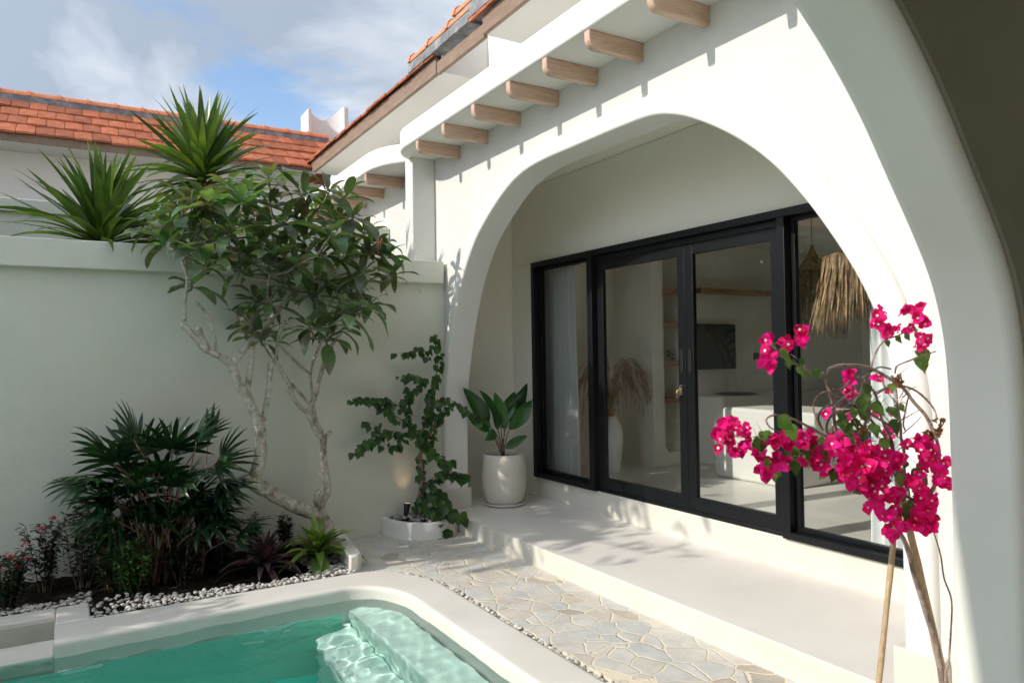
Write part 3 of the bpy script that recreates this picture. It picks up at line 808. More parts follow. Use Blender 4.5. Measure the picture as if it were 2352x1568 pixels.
# chimney with a scooped front, standing on the rear roof
chm = MB()
nX = 18; W_ = 0.56
front = []
for i in range(nX + 1):
    u = i / nX
    dep = 0.16 * sin(pi * u) ** .8
    zt_ = 5.76 - 0.07 * sin(pi * min(1, u * 1.25)) + 0.17 * max(0, (u - .45) / .55) ** 2.2
    front.append((3.37 + u * W_, 12.05 + dep, zt_))
vs = []
for x, y, z in front:
    vs += [(x, y, 4.9), (x, y, z), (x, 12.45, z), (x, 12.45, 4.9)]
fs = []
for i in range(nX):
    a = i * 4; b_ = a + 4
    fs += [(a, b_, b_ + 1, a + 1), (a + 1, b_ + 1, b_ + 2, a + 2), (a + 2, b_ + 2, b_ + 3, a + 3)]
fs += [(0, 1, 2, 3), (nX * 4 + 3, nX * 4 + 2, nX * 4 + 1, nX * 4)]
chm.add(vs, fs); chm.box((3.32, 12.0, 4.9), (3.37, 12.46, 5.78)); chm.box((3.93, 12.0, 4.9), (4.0, 12.46, 5.90))
ch = chm.build('chimney', M['chim'], rf_, angle=30)

# main roof (eave along X = 3.0)
mb = MB()
mb.box((3.0, 6.38, 4.38), (3.04, 10.73, 4.545)); mb.build('fascia', M['fascia'], villa, bevel=0.004)
mb = MB(); mb.box((3.0, -1.5, 4.40), (3.04, 5.43, 4.565)); mb.build('fascia', M['fascia'], villa, bevel=0.004)
mb = MB(); mb.box((3.012, 5.43, 4.378), (3.05, 6.38, 4.50)); mb.build('fascia', M['fascia'], villa, bevel=0.004)
mb = MB(); mb.box((3.04, 6.36, 4.40), (3.571, 10.74, 4.43)); mb.prism([(3.05, 4.40), (3.569, 4.40), (3.569, 4.90), (3.05, 4.57)], 6.352, 6.3595, 'y'); mb.build('soffit', M['soffit'], villa)
mb = MB(); mb.box((3.04, -1.5, 4.405), (3.571, 5.44, 4.435)); mb.build('soffit', M['soffit'], villa)
mb = MB(); tileroof(0, 0, 6.36, 11.6, 2.985, 'y', 7, mb, z0=4.555)
mb.add([(2.985, 6.36, 4.56), (5.2, 6.36, 4.56 + SL * 2.2), (5.2, 12.5, 4.56 + SL * 2.2), (2.985, 10.75, 4.56)], [(0, 1, 2, 3)])
r1_ = mb.build('roof', M['tile'], villa, angle=30)
mb = MB(); tileroof(0, 0, -1.5, 5.62, 2.985, 'y', 7, mb, z0=4.575)
mb.add([(2.985, -1.5, 4.58), (5.2, -1.5, 4.58 + SL * 2.2), (5.2, 5.62, 4.58 + SL * 2.2), (2.985, 5.62, 4.58)], [(0, 1, 2, 3)])
r2_ = mb.build('roof', M['tile'], villa, angle=30)
m1 = MB(); m2 = MB(); caps(m1, m2, (3.03, 6.93, 4.675), (3.03, 5.6, 4.675), 3, w=.16, h=.085, mh=.11)
m1.build('ridge_caps', M['cap'], r1_, angle=50); m2.build('ridge_mortar', M['mortar'], r1_, angle=30)
m1 = MB(); m2 = MB(); caps(m1, m2, (3.03, 5.90, 4.735), (3.07, 4.2, 4.79), 4, w=.16, h=.085, mh=.15)
m1.build('ridge_caps', M['cap'], r2_, angle=50); m2.build('ridge_mortar', M['mortar'], r2_, angle=30)
mb = MB(); mb.grid(lambda u, v: (2.55 + u * .50, 10.66 - .05 * sin(pi * v) + .02 * sin(u * 9), 4.35 + v * .09 - .05 * sin(pi * u)), 10, 4)
mb.build('valley_flashing', M['flash'], wing, angle=80)

# ------------------------------------------------------------------ garden wall and planters
gw = thing('garden_wall', 'long grey plastered garden wall with a planter on top', 'wall', (0, 6.6, 0))
mb = MB(); mb.box((-9, 6.57, -0.1), (3.148, 6.78, 2.40)); mb.build('wall', M['garden'], gw)
mb = MB(); mb.box((-9, 6.50, 2.368), (3.118, 6.80, 2.588)); mb.build('coping', M['garden'], gw, bevel=0.008)
mb = MB(); mb.box((-9, 6.80, 2.2), (3.149, 8.0, 2.46)); mb.build('soil', M['soil'], gw)
bw = thing('planter_wall', 'second stepped planter wall behind the spiky plants', 'wall', (0, 8, 2.4))
mb = MB(); mb.box((-9, 8.04, 2.0), (3.148, 8.25, 3.03)); mb.build('wall', M['garden'], bw)
mb = MB(); mb.box((-9, 8.0, 3.031), (3.147, 8.3, 3.152)); mb.build('coping', M['garden'], bw, bevel=0.008)

# bed edging wall at the right end of the flower bed
mb = MB()
mb.prism([(1.80, 5.47), (1.86, 5.47), (1.915, 5.54), (2.05, 6.569), (1.93, 6.569)], -0.02, 0.135)
tag(mb.build('bed_edging', M['coping'], bevel=0.012), 'low pale cement kerb at the end of the flower bed', 'kerb')
# half round planter
mb = MB()
cx, cy, ro, ri = 2.82, 6.57, 0.36, 0.30
outer = [(2.47, 6.569)] + [(2.83 - .37 * cos(a), cy - .50 * sin(a)) for a in [pi * k / 30 for k in range(1, 22)]] + [(3.086, 6.21), (3.086, 6.569)]
o3 = [V((x, y, 0)) for x, y in outer[:-1]]
cen = V((2.85, 6.569, 0))
inner = [p + (cen - p).normalized() * .06 for p in o3]
vs = []; kk = 4
for o_, i_ in zip(o3, inner):
    vs += [o_ + V((0, 0, -.02)), o_ + V((0, 0, .15)), i_ + V((0, 0, .15)), i_ + V((0, 0, .02))]
fs = [(a * kk + j, (a + 1) * kk + j, (a + 1) * kk + j + 1, a * kk + j + 1) for a in range(len(o3) - 1) for j in range(kk - 1)]
mb.add(vs, fs)
rp = mb.build('round_planter', M['smooth'], bevel=0.006, angle=40)
tag(rp, 'low curved grey planter of pebbles against the garden wall', 'planter')
mb = MB(); mb.add([tuple(p.xy) + (0.13,) for p in inner] + [(3.08, 6.568, .13), (2.53, 6.568, .13)], [tuple(range(len(inner) + 2))]); mb.build('soil', M['soil'], rp)

# soil bed
mb = MB()
nu, nv = 120, 30
rs = random.Random(5)
def soilf(u, v):
    x = lerp(-6, 1.90, u)
    x = lerp(-6, 1.90, u); y = lerp(5.425 if x > 0.08 else 5.78, 6.575, v)
    z = -0.035 + 0.05 * v + rs.uniform(-.012, .012)
    return (x, y, z)
mb.grid(soilf, nu, nv)
kind(mb.build('soil_bed', M['soil'], angle=180), 'structure')

# pebbles
ICO_V = []; ICO_F = []
import bmesh
bm = bmesh.new(); bmesh.ops.create_icosphere(bm, subdivisions=2, radius=1.0)
ICO_V = [v.co.copy() for v in bm.verts]; ICO_F = [tuple(v.index for v in f.verts) for f in bm.faces]; bm.free()
bm = bmesh.new(); bmesh.ops.create_icosphere(bm, subdivisions=1, radius=1.0)
IC1_V = [v.co.copy() for v in bm.verts]; IC1_F = [tuple(v.index for v in f.verts) for f in bm.faces]; bm.free()


def pebble(mb, p, r, rnd, hi=True):
    rx, ry, rz = r * rnd.uniform(.9, 1.35), r * rnd.uniform(.65, .95), r * rnd.uniform(.4, .62)
    rot = Matrix.Rotation(rnd.uniform(0, 6.3), 3, 'Z') @ Matrix.Rotation(rnd.uniform(-.45, .45), 3, 'X') @ Matrix.Rotation(rnd.uniform(-.4, .4), 3, 'Y')
    mb.t = rnd.random()
    VV, FF = (ICO_V, ICO_F) if hi else (IC1_V, IC1_F)
    mb.add([V(p) + rot @ V((v.x * rx, v.y * ry, v.z * rz)) for v in VV], FF)


rnd = random.Random(21)
mb = MB()
for i in range(1150):
    x = rnd.uniform(-2.2, 1.84)
    edge = 5.46 if x > 0.085 else 5.82
    wid = 0.10 + 0.16 * max(0, 1 - abs(x - .3) / .45) + (0.10 * max(0, 1 - abs(x - 1.7) / .2)) + .03 * sin(x * 9)
    y = edge + rnd.random() ** 1.4 * wid * 1.25
    pebble(mb, (x, y, 0.003 + rnd.uniform(0, .022) + (y - edge) * .05), rnd.uniform(.010, .021), rnd, False)
for i in range(260):  # grey stones by the kerb
    pebble(mb, (rnd.uniform(1.55, 1.86), rnd.uniform(5.46, 6.1), rnd.uniform(0.005, .03)), rnd.uniform(.014, .024), rnd, False)
kind(mb.build('pebble_border', M['pebble'], angle=180), 'stuff', 'white pebbles strewn along the edge of the flower bed', 'pebbles')
mb = MB()
for i in range(430):
    s = rnd.uniform(-.3, 5.35)
    if s < 4.72:
        x = 2.300 + rnd.uniform(-.018, .018); y = s
    else:
        a = (s - 4.72) / .63 * 1.15
        x = 1.84 + 0.458 * cos(a) + rnd.uniform(-.012, .012); y = 4.72 + 0.735 * sin(a)
    pebble(mb, (x, y, -0.010 + rnd.uniform(0, .010)), rnd.uniform(.009, .019), rnd, y > 2)
kind(mb.build('pebble_channel', M['creampebble'], angle=180), 'stuff', 'white pebbles filling the narrow channel between pool edge and paving', 'pebbles')
mb = MB()
for i in range(330):
    a = rnd.uniform(0.05, pi - .05); q = sqrt(rnd.random())
    x = 2.85 + .30 * q * cos(a); y = 6.56 - .37 * q * sin(a)
    pebble(mb, (x, y, .138 + rnd.uniform(0, .03)), rnd.uniform(.014, .024), rnd)
kind(mb.build('planter_pebbles', M['greypebble'], angle=180), 'stuff', 'grey pebbles heaped in the curved planter', 'pebbles')

# spike light in the planter
lt = thing('garden_spotlight', 'small black spike spotlight among the planter pebbles', 'spotlight', (2.62, 6.42, .12))
b0 = at(930, 1199, 6.42); t0 = at(935, 1160, 6.44)
mb = MB(); ax = (t0 - b0)
mb.tube([b0 + ax * .35, b0 + ax * .45, b0 + ax * 1.0, b0 + ax * 1.12], [.016, .022, .030, .033], 16); mb.build('lamp_head', M['rubber'], lt, angle=40)
mb = MB(); mb.tube([b0 - V((0, 0, .06)), b0 + ax * .4], .007, 8); mb.tube([b0 + ax * .45 + V((-.015, 0, 0)), b0 + ax * .4 + V((-.04, 0, 0)), b0 + V((-.04, 0, 0)), b0 + V((-.02, 0, -.02))], .005, 8); mb.build('bracket', M['rubber'], lt, angle=60)
mb = MB(); pT = b0 + ax * 1.121; mb.tube([pT, pT + ax.normalized() * .002], [.026, .026], 16)
e_m, e_t, e_b = nt('lamp lens'); e_b.inputs['Emission Color'].default_value = (1, .62, .3, 1); e_b.inputs['Emission Strength'].default_value = 1; mb.build('lens', e_m, lt)
sp_l = bpy.data.lights.new('spotlight_glow', 'SPOT'); sp_l.energy = 0.6; sp_l.color = (1, .60, .32); sp_l.spot_size = radians(55); sp_l.spot_blend = 1; sp_l.shadow_soft_size = .02
so2 = bpy.data.objects.new('spotlight_glow', sp_l); COL.objects.link(so2); so2.parent = lt; so2.matrix_parent_inverse = Matrix.Translation(-lt.location)
so2.location = pT + V((0, 0, .01)); so2.rotation_euler = V((0.05, .42, .9)).to_track_quat('-Z', 'Y').to_euler()


# ------------------------------------------------------------------ near terrace arch (the camera stands inside it)
ter = thing('terrace_arch', 'shaded grey plaster arch of the terrace in the near foreground', 'arch', (2.4, 1.2, 0))
TA = [(2.39, -0.2), (2.39, 0.5), (2.39, 1.1), (2.388, 1.33), (2.383, 1.53), (2.36, 1.70), (2.305, 1.85), (2.215, 1.99), (2.10, 2.14), (1.985, 2.29), (1.906, 2.38), (1.82, 2.466), (1.72, 2.553), (1.61, 2.64),
      (1.42, 2.78), (1.2, 2.92), (0.95, 3.03), (.65, 3.11), (0.3, 3.13), (-.6, 3.13), (-1.1, 3.06), (-1.5, 2.86), (-1.9, 2.5), (-2.15, 2.1), (-2.25, 1.6), (-2.25, -.2)]
tc_ = cr([V((x, 0, z)) for x, z in TA], 5)
poly = [(3.149, -.2), (3.149, 3.6), (-2.6, 3.6), (-2.6, -.2)] + [(p.x, p.z) for p in reversed(tc_)]
mb = MB(); mb.prism(poly, 1.083, 1.30, 'y'); mb.build('wall', M['jamb'], ter, bevel=0.034, seg=6, angle=60)
mb = MB(); mb.prism([(3.149, -.2), (3.149, 3.6), (-2.6, 3.6), (-2.6, -.2)] + [(p.x + (.040 if p.x > 0 else -.04), p.z + .03) for p in reversed(tc_)], 1.068, 1.0825, 'y'); mb.build('inner_shade_face', M['shadeface'], ter, angle=35)  # dark sheet over the pale wall, its shade put into the colour
mb = MB(); mb.box((-6.5, -4.2, 3.601), (3.149, 1.60, 3.75)); mb.build('roof', M['jamb'], ter)
mb = MB(); mb.box((-2.8, -4.2, -.2), (3.15, -4.0, 3.6)); mb.box((-2.8, -3.999, -.2), (-2.6, -1.5, 3.6)); mb.box((3.05, -3.999, -.2), (3.149, 1.067, 3.6)); mb.build('back_wall', M['jamb'], ter)
mb = MB(); mb.box((-2.6, -4, 3.56), (3.05, 1.067, 3.60)); mb.build('ceiling', M['jamb'], ter)
mb = MB(); mb.box((-2.6, -4, -.02), (3.05, -1.52, .0)); mb.box((-2.6, -1.52, 0.012), (3.05, 1.067, .03)); mb.build('terrace_floor', M['deck'], ter)
# boundary wall on the far left, outside the picture
mb = MB(); mb.box((-5.4, 1.3, -.1), (-5.2, 11.2, 0.95)); tag(mb.build('boundary_wall', M['garden']), 'plain boundary wall closing the garden on the far left', 'wall')

# ------------------------------------------------------------------ interior
room = thing('living_room', 'living room shell seen through the black glass doors', 'room', (6, 4, 0))
mb = MB(); mb.box((4.41, 0.3, 0.30), (9.5, 7.3, 0.36)); kind(mb.build('floor', M['infloor'], smooth=False), 'structure')
TY = 6.30
mb = MB()
# niche wall with rounded-bottom niche
na, nbx, nz = 5.82 - .03, 6.06, .62
r_ = (nbx - na) / 2
poly = [(5.62, .36), (9.5, .36), (9.5, 2.95), (nbx, 2.95), (nbx, nz)] + [((na + nbx) / 2 + r_ * cos(a), nz - r_ * sin(a) * .9) for a in [pi * k / 14 for k in range(1, 14)]] + [(na, nz), (na, 2.95), (5.62, 2.95)]
mb.prism(poly, TY, TY + .28, 'y'); mb.box((5.62, TY + .281, .36), (9.5, TY + .4, 2.95))
mb.build('niche_wall', M['inwall'], room, angle=40)
mb = MB(); mb.box((4.4, 6.95, .3), (5.62, 7.2, 2.95)); mb.box((5.621, TY + .27, .3), (5.75, 7.2, 2.95)); mb.box((9.5, .3, .3), (9.7, 7.2, 2.95)); mb.box((4.41, .1, .3), (9.5, .3, 2.95)); mb.build('walls', M['inwall'], room)
mb = MB(); mb.box((4.4, .1, 2.951), (9.7, 7.2, 3.05)); mb.build('ceiling', M['inwall'], room)
mb = MB(); mb.box((5.60, TY - .03, .361), (9.49, TY - .001, .52)); mb.build('skirting', M['inwall'], room, bevel=.008)


def plank(nm, a, b, lab, mat, grp=None, cat='shelf'):
    m_ = MB(); x0, y0, z0 = a; x1, y1, z1 = b
    k = 9; rr = random.Random(int(z0 * 100))
    m_.grid(lambda u, v: (lerp(x0, x1, u), [y1, y0, y0 - .004, y1][min(3, int(round(v * 3)))], [z1, z1, z0, z0][min(3, int(round(v * 3)))] + rr.uniform(-.004, .004)), k, 3)
    o = m_.build(nm, mat, smooth=False); tag(o, lab, cat, grp); return o


sh_y = [(at(1502, 661, TY), 'topmost'), (at(1503, 740, TY), 'second from top'), (at(1505, 830, TY), 'third from top'), (at(1508, 917, TY), 'lowest')]
for p, nme in sh_y:
    plank('niche_shelf', (na - .0, TY - .01, p.z - .05), (nbx, TY + .27, p.z), {'topmost': 'topmost rough wooden shelf in the rounded wall niche', 'second from top': 'second rough wooden shelf from the top of the wall niche', 'third from top': 'third wooden shelf down in the niche carrying a small plant', 'lowest': 'lowest rough wooden shelf in the rounded wall niche'}[nme], M['shelf'], 'wooden shelves in the wall niche')
pa, pb_ = at(1582, 664, TY), at(1761, 672, TY)
plank('wall_shelf', (pa.x, TY - .20, pa.z - .05), (pb_.x, TY - .001, pa.z), 'long thin wooden shelf high above the television', M['shelf'])
pa, pb_ = at(1587, 744, TY), at(1681, 846, TY)
tv = thing('television', 'dark flat television on the interior wall', 'television', (7, TY, 1.7))
mb = MB(); mb.box((pa.x - .18, TY - .07, pb_.z), (pb_.x, TY - .03, pa.z)); mb.build('casing', M['rubber'], tv, bevel=.004)
mb = MB(); mb.box((pa.x - .17, TY - .073, pb_.z + .012), (pb_.x - .01, TY - .0705, pa.z - .01)); mb.build('screen', M['screen'], tv)
mb = MB(); mb.box((pa.x, TY - .029, 1.6), (pb_.x - .2, TY - .001, 1.8)); mb.build('bracket', M['rubber'], tv)
p_ = at(1736, 818, TY); mb = MB(); mb.box((p_.x - .05, TY - .012, p_.z - .045), (p_.x + .05, TY - .001, p_.z + .045)); tag(mb.build('wall_socket', M['rubber'], bevel=.004), 'black wall socket beside the television', 'socket')
# built-in console with rounded opening
cz = at(1600, 908, TY).z
mb = MB(); P = [(6.28, .361), (6.28, cz), (8.4, cz), (8.4, .361), (8.2, .361), (8.2, cz - .42)] + [(8.0 + .2 * cos(a), cz - .42 + .2 * sin(a)) for a in [pi / 2 * k / 6 for k in range(7)]] + [(6.62 - .2 * sin(a), cz - .42 + .2 * cos(a)) for a in [pi / 2 * k / 6 for k in range(7)]] + [(6.42, .361)]
mb.prism(P, TY - .42, TY - .035, 'y'); tag(mb.build('console', M['inwall'], bevel=.02, angle=40), 'built-in plaster console with rounded opening under the television', 'console')
mb = MB()
mb.lathe([(0, 0), (.20, 0), (.24, .012), (.20, .02), (0, .02)], (6.75, TY - .2, cz + .003), 30); tag(mb.build('tray', M['darkwood'], angle=50), 'flat dark woven tray lying on the console', 'tray')
# vase with pampas
vz = thing('pampas_vase', 'tall white floor vase with dried brown pampas grass', 'vase', (5.12, 6.35, .36))
cxv = at(1407, 1000, 6.35).x - .02
mb = MB(); mb.lathe([(0, .0), (.085, 0), (.09, .01), (.125, .30), (.13, .40), (.115, .50), (.07, .585), (.052, .61), (.050, .66), (.062, .70), (.055, .70), (.045, .655), (.045, .6)], (cxv, 6.35, .361), 36); mb.build('body', M['glaze'], vz, angle=60)
mb = MB(); mb.lathe([(.0532, .612), (.0555, .64), (.0665, .695), (.060, .698)], (cxv, 6.35, .361), 30); mb.build('neck_band', M['terr'], vz, angle=60)
mb = MB(); rp_ = random.Random(4)
for i in range(70):
    an = rp_.choice([rp_.uniform(-.5, .5), rp_.uniform(pi - .6, pi + .6), rp_.uniform(0, 6.3)]); out = rp_.uniform(.16, .50); hh = rp_.uniform(.30, .58); drop = rp_.uniform(.1, .42) * out / .5
    p0 = V((cxv, 6.35, 1.03)); dr = V((cos(an), sin(an) * .4, 0))
    pts = cr([p0, p0 + dr * out * .25 + V((0, 0, hh * .7)), p0 + dr * out * .65 + V((0, 0, hh)), p0 + dr * out + V((0, 0, hh - drop * .8)), p0 + dr * out * 1.12 + V((0, 0, hh - drop * 1.6))], 5)
    mb.tube(pts, rlist([.0035, .002, .001], len(pts)), 4)
    for q in range(7, len(pts) - 1):
        for s_ in range(6):
            d_ = (pts[q + 1] - pts[q]).normalized() + V((rp_.uniform(-.5, .5), rp_.uniform(-.5, .5), rp_.uniform(-.5, .3)))
            mb.leaf(pts[q], d_, (0, 0, 1), rp_.uniform(.06, .12), .004, droop=.8, n=2, shape='x')
mb.build('pampas_plumes', M['pampas'], vz, angle=180)
# plant on niche shelf
p_ = at(1516, 822, TY - .1)
sp_ = thing('shelf_plant', 'tiny dark plant on the third niche shelf', 'plant', (p_.x, TY + .05, sh_y[2][0].z))
mb = MB()
for i in range(34):
    mb.leaf((5.93 + rnd.uniform(-.05, .05), TY + .05, sh_y[2][0].z + rnd.uniform(.02, .12)), (rnd.uniform(-1, 1), rnd.uniform(-1, .3), rnd.uniform(-.6, 1)), (0, 0, 1), .045, .022, n=2)
mb.build('leaves', M['lf_ixora'], sp_, angle=180)
# white rounded table
tb = thing('white_table', 'white curved plaster island with rounded ends inside the room', 'table', (6, 5, .36))
zt = 1.09
mb = MB()
def rr_profile(y0, y1, r):
    return [(y0, .361)] + [(y0 + r * (1 - cos(a)), zt - r * (1 - sin(a))) for a in [pi / 2 * k / 8 for k in range(9)]] + [(y1 - r * (1 - sin(a)), zt - r * (1 - cos(a))) for a in [pi / 2 * k / 8 for k in range(9)]] + [(y1, .361)]
P = rr_profile(2.3, 5.52, .20)
P = P + [(4.52, .361), (4.52, .80), (4.48, .90), (4.38, .955), (4.25, .965), (3.2, .965), (3.05, .94), (2.98, .86), (2.95, .75), (2.95, .361)]
mb.prism(P, 5.75, 6.45, 'x'); mb.build('body', M['smooth'], tb, bevel=.03, seg=3, angle=40)
mb = MB(); mb.box((5.55, 2.4, .361), (5.749, 3.55, .66)); tag(mb.build('white_bench', M['smooth'], bevel=.02), 'low white bench block in front of the white island', 'bench')
mb = MB(); mb.box((5.9, 3.3, zt + .001), (6.35, 4.3, zt + .008)); tag(mb.build('table_runner', M['rubber']), 'thin black placemat on top of the white island', 'placemat')
mb = MB(); mb.box((8.9, 2.2, .361), (9.45, 5.2, 1.35)); mb.box((8.88, 2.4, .9), (8.899, 3.5, 1.28)); tag(mb.build('dark_cabinet', M['darkwood'], bevel=.01), 'dark wooden cabinet against the back wall of the room', 'cabinet')

# curtains
def curtain(ya, yb, x0, lab, z0=.375, z1=2.57, folds=7):
    m_ = MB(); rr = random.Random(int(ya * 10)); phs = [rr.uniform(-.25, .25) for _ in range(40)]
    m_.grid(lambda u, v: (x0 + .045 * sin(u * folds * 2 * pi + .5 * sin(v * 3)) * (.5 + .5 * v) + .004 * sin(u * 37), lerp(ya, yb, u) + .008 * sin(v * 5 + u * 9), lerp(z1, z0, v)), 150, 10)
    t_ = thing('curtain', lab, 'curtain', (x0, (ya + yb) / 2, z1), 'sheer curtains behind the glass')
    m_.build('fabric', M['curtain'], t_, angle=180)
    m2_ = MB(); m2_.tube([(x0, ya - .1, z1 + .01), (x0, yb + .1, z1 + .01)], .010, 8); m2_.build('rail', M['rubber'], t_, angle=60)


curtain(6.12, 6.78, 4.42, 'pale sheer curtain gathered at the left end of the glass wall')
curtain(2.40, 2.93, 4.50, 'pale curtain behind the flowering bougainvillea')


# raffia pendant lamps
def pendant(c, R0, zt_, zs, drop, lab, cable_top, seed):
    t_ = thing('raffia_lamp', lab, 'lamp', (c[0], c[1], zt_), 'raffia pendant lamps')
    rr = random.Random(seed)
    m_ = MB(); m_.tube([(c[0], c[1], cable_top), (c[0], c[1], zt_)], .004, 6); m_.build('cord', M['rubber'], t_)
    m_ = MB(); m_.lathe([(0, 0), (.045, 0), (.05, .012), (.05, .022), (0, .022)], (c[0], c[1], cable_top - .022), 20); m_.build('ceiling_rose', M['rubber'], t_, angle=50)
    m_ = MB(); prof = []
    nn = 26
    for i in range(nn + 1):
        u = i / nn; prof.append((.012 + (R0 - .012) * (u ** 1.9) + (.004 if i % 2 else 0), -(zt_ - zs) * u))
    m_.lathe(prof, (c[0], c[1], zt_), 30); m_.build('shade', M['raffia'], t_, angle=180)
    m_ = MB()
    for k in range(3):
        for i in range(210):
            an = rr.uniform(0, 2 * pi); rad = R0 * (1.02 - .1 * k * .6)
            L_ = drop * rr.uniform(.72, 1.05)
            b = V((c[0] + rad * cos(an), c[1] + rad * sin(an), zs + rr.uniform(-.01, .01)))
            m_.leaf(b, (cos(an) * rr.uniform(0, .22) + rr.uniform(-.06, .06), sin(an) * .15 + rr.uniform(-.06, .06), -1), (cos(an), sin(an), 0), L_, .0085, droop=rr.uniform(-.06, .06), fold=.5, n=7, shape='strap', wave=.6, twist=rr.uniform(-2, 2))
    m_.build('fringe', M['raffia'], t_, angle=180)


a1_ = at(1866, 620, 4.2)
pendant((a1_.x, 4.2), .17, 2.60, 2.36, .62, 'smaller raffia lamp hanging behind the big one', 2.949, 1)
a2_ = at(1972, 600, 3.0)
pendant((a2_.x + .04, 3.0), .235, 2.50, 2.285, .52, 'large raffia lamp with long shaggy fringe near the window', 2.949, 2)

# ------------------------------------------------------------------ pot with fan plant
pt = thing('plant_pot', 'tall cream ceramic pot standing on the porch', 'pot', (3.70, 6.38, .157))
mb = MB(); mb.lathe([(0, .0), (.155, .0), (.185, .03), (.212, .12), (.222, .24), (.218, .36), (.208, .45), (.204, .487), (.197, .493), (.190, .486), (.188, .44), (0, .44)], (3.70, 6.38, .178), 56); mb.build('body', M['ceramic'], pt, angle=60)
mb = MB(); mb.lathe([(0, 0), (.16, 0), (.20, .014), (.213, .03), (.206, .033), (.19, .02), (0, .0195)], (3.70, 6.38, .158), 48); mb.build('saucer', M['glaze'], pt, angle=50)
mb = MB()
for i in range(330):
    q = sqrt(rnd.random()) * .175; a = rnd.uniform(0, 6.3); pebble(mb, (3.70 + q * cos(a), 6.38 + q * sin(a), .178 + .445 + rnd.uniform(0, .012)), rnd.uniform(.010, .016), rnd, False)
pbm = mb.build('pebbles', M['greypebble'], pt, angle=180); pbm['kind'] = 'stuff'
fp = thing('fan_plant', 'young plant with broad ruffled fan leaves in the cream pot', 'plant', (3.70, 6.38, .62))
stm = MB(); lfm = MB(); prb = random.Random(9)
base = V((3.69, 6.38, .62))


def fanleaf(m_, hub, d, up, L, spread, n, droop=.15, blunt=True, wl=.06, fold=.35, sh='fan'):
    d = V(d).normalized(); up = V(up); up = (up - d * up.dot(d)).normalized(); side = d.cross(up)
    for i in range(n):
        a = lerp(-spread, spread, i / (n - 1) if n > 1 else .5)
        dd = d * cos(a) + side * sin(a)
        m_.leaf(hub, dd, up, L * (1 - .12 * (abs(a) / max(spread, .1))), wl, droop=droop, fold=fold, n=5, shape=sh)


for (hx, hy, x, y, W_) in [(1122, 972, 1076, 905, .10), (1143, 985, 1116, 903, .11), (1160, 985, 1140, 912, .09), (1160, 968, 1216, 893, .11), (1170, 985, 1222, 930, .10), (1122, 990, 1080, 960, .085), (1138, 992, 1122, 1012, .07), (1162, 1028, 1207, 1008, .06), (1150, 975, 1185, 905, .09)]:
    hub = at(hx, hy, 6.36 + prb.uniform(-.03, .03)); tip = at(x, y, 6.33 + prb.uniform(-.12, .1))
    stm.tube(cr([base, lerp(base, hub, .55) + V((0, 0, .04)), hub], 5), .005, 6)
    dd = tip - hub
    lfm.leaf(hub, dd + V((0, 0, .03)), V((prb.uniform(-.5, .5), -1, .4)), dd.length * 1.15, W_ * 1.55, droop=.3, fold=.45, n=10, shape='lance', wave=.06, twist=prb.uniform(-.4, .4))
pts = [base, base + V((.003, 0, .12)), base + V((0, 0, .2))]; stm.tube(pts, [.02, .016, .01], 8)
stm.build('stems', M['vinebark'], fp, angle=180); lfm.build('leaves', M['lf_pot'], fp, angle=180)

# ------------------------------------------------------------------ frangipani
fg = thing('frangipani_tree', 'frangipani tree with pale forked trunk and leathery leaves', 'tree', (1.9, 6.2, 0))
tk = MB(); rf2 = random.Random(12)


def F(x, y, Y=None):
    return at(520.6 + x * .3322, 735 + y * .3322, Y if Y else 6.15)


def limb(pts, rad, n=10, sub=4, knob=0.06):
    P = cr(pts, sub); Rr = rlist(rad, len(P)); rr = rf2
    Rr = [r_ * (1 + rr.uniform(-knob, knob)) for r_ in Rr]
    tk.tube(P, Rr, n)
    return P


nodes = []
base_pt = F(700, 1500, 6.2); base_pt.z = -.05
limb([base_pt, F(690, 1440, 6.2), F(655, 1370, 6.2), F(630, 1310, 6.2)], [.085, .070, .062, .062], 14)
limb([F(650, 1350, 6.2), F(560, 1320, 6.18), F(480, 1290, 6.15), F(350, 1220, 6.1), F(230, 1150, 6.05), F(140, 1095, 6.0)], [.058, .056, .055, .056, .058, .050], 14)
limb([F(115, 1110, 6.0), F(180, 1085, 6.0), F(215, 1020, 6.0), F(235, 930, 6.0), F(235, 830, 6.0), F(235, 770, 6.0), F(228, 725, 6.0)], [.030, .050, .050, .046, .043, .046, .046], 14)
P1 = limb([F(232, 740, 6.0), F(190, 640, 5.98), F(140, 520, 5.95), F(90, 460, 5.93), F(50, 350, 5.92), F(25, 300, 5.92), F(-50, 250, 5.9)], [.042, .038, .038, .034, .032, .034, .026], 12)
P2 = limb([F(-50, 250, 5.9), at(470, 800, 5.9), at(440, 765, 5.9), at(415, 742, 5.9)], [.024, .026, .024, .026], 10)
P3 = limb([at(478, 802, 5.9), at(462, 770, 5.88), at(457, 752, 5.88)], [.022, .020, .022], 10)
P4 = limb([F(40, 310, 5.92), F(100, 230, 5.92), F(160, 140, 5.95), F(250, 60, 6.0), at(640, 712, 6.0), at(665, 670, 6.05)], [.028, .026, .024, .024, .020, .016], 10)
P5 = limb([F(145, 470, 5.95), F(155, 380, 5.93), F(172, 280, 5.9), F(176, 185, 5.9)], [.024, .024, .022, .023], 10)
P6 = limb([F(250, 700, 6.0), F(275, 580, 6.0), F(295, 450, 5.98), F(300, 340, 5.96), F(302, 290, 5.96)], [.024, .024, .022, .022, .024], 10)
P6b = limb([F(302, 330, 5.96), F(335, 270, 5.95), F(350, 190, 5.93), at(640, 770, 5.9), at(655, 735, 5.88)], [.016, .014, .014, .012, .012], 8)
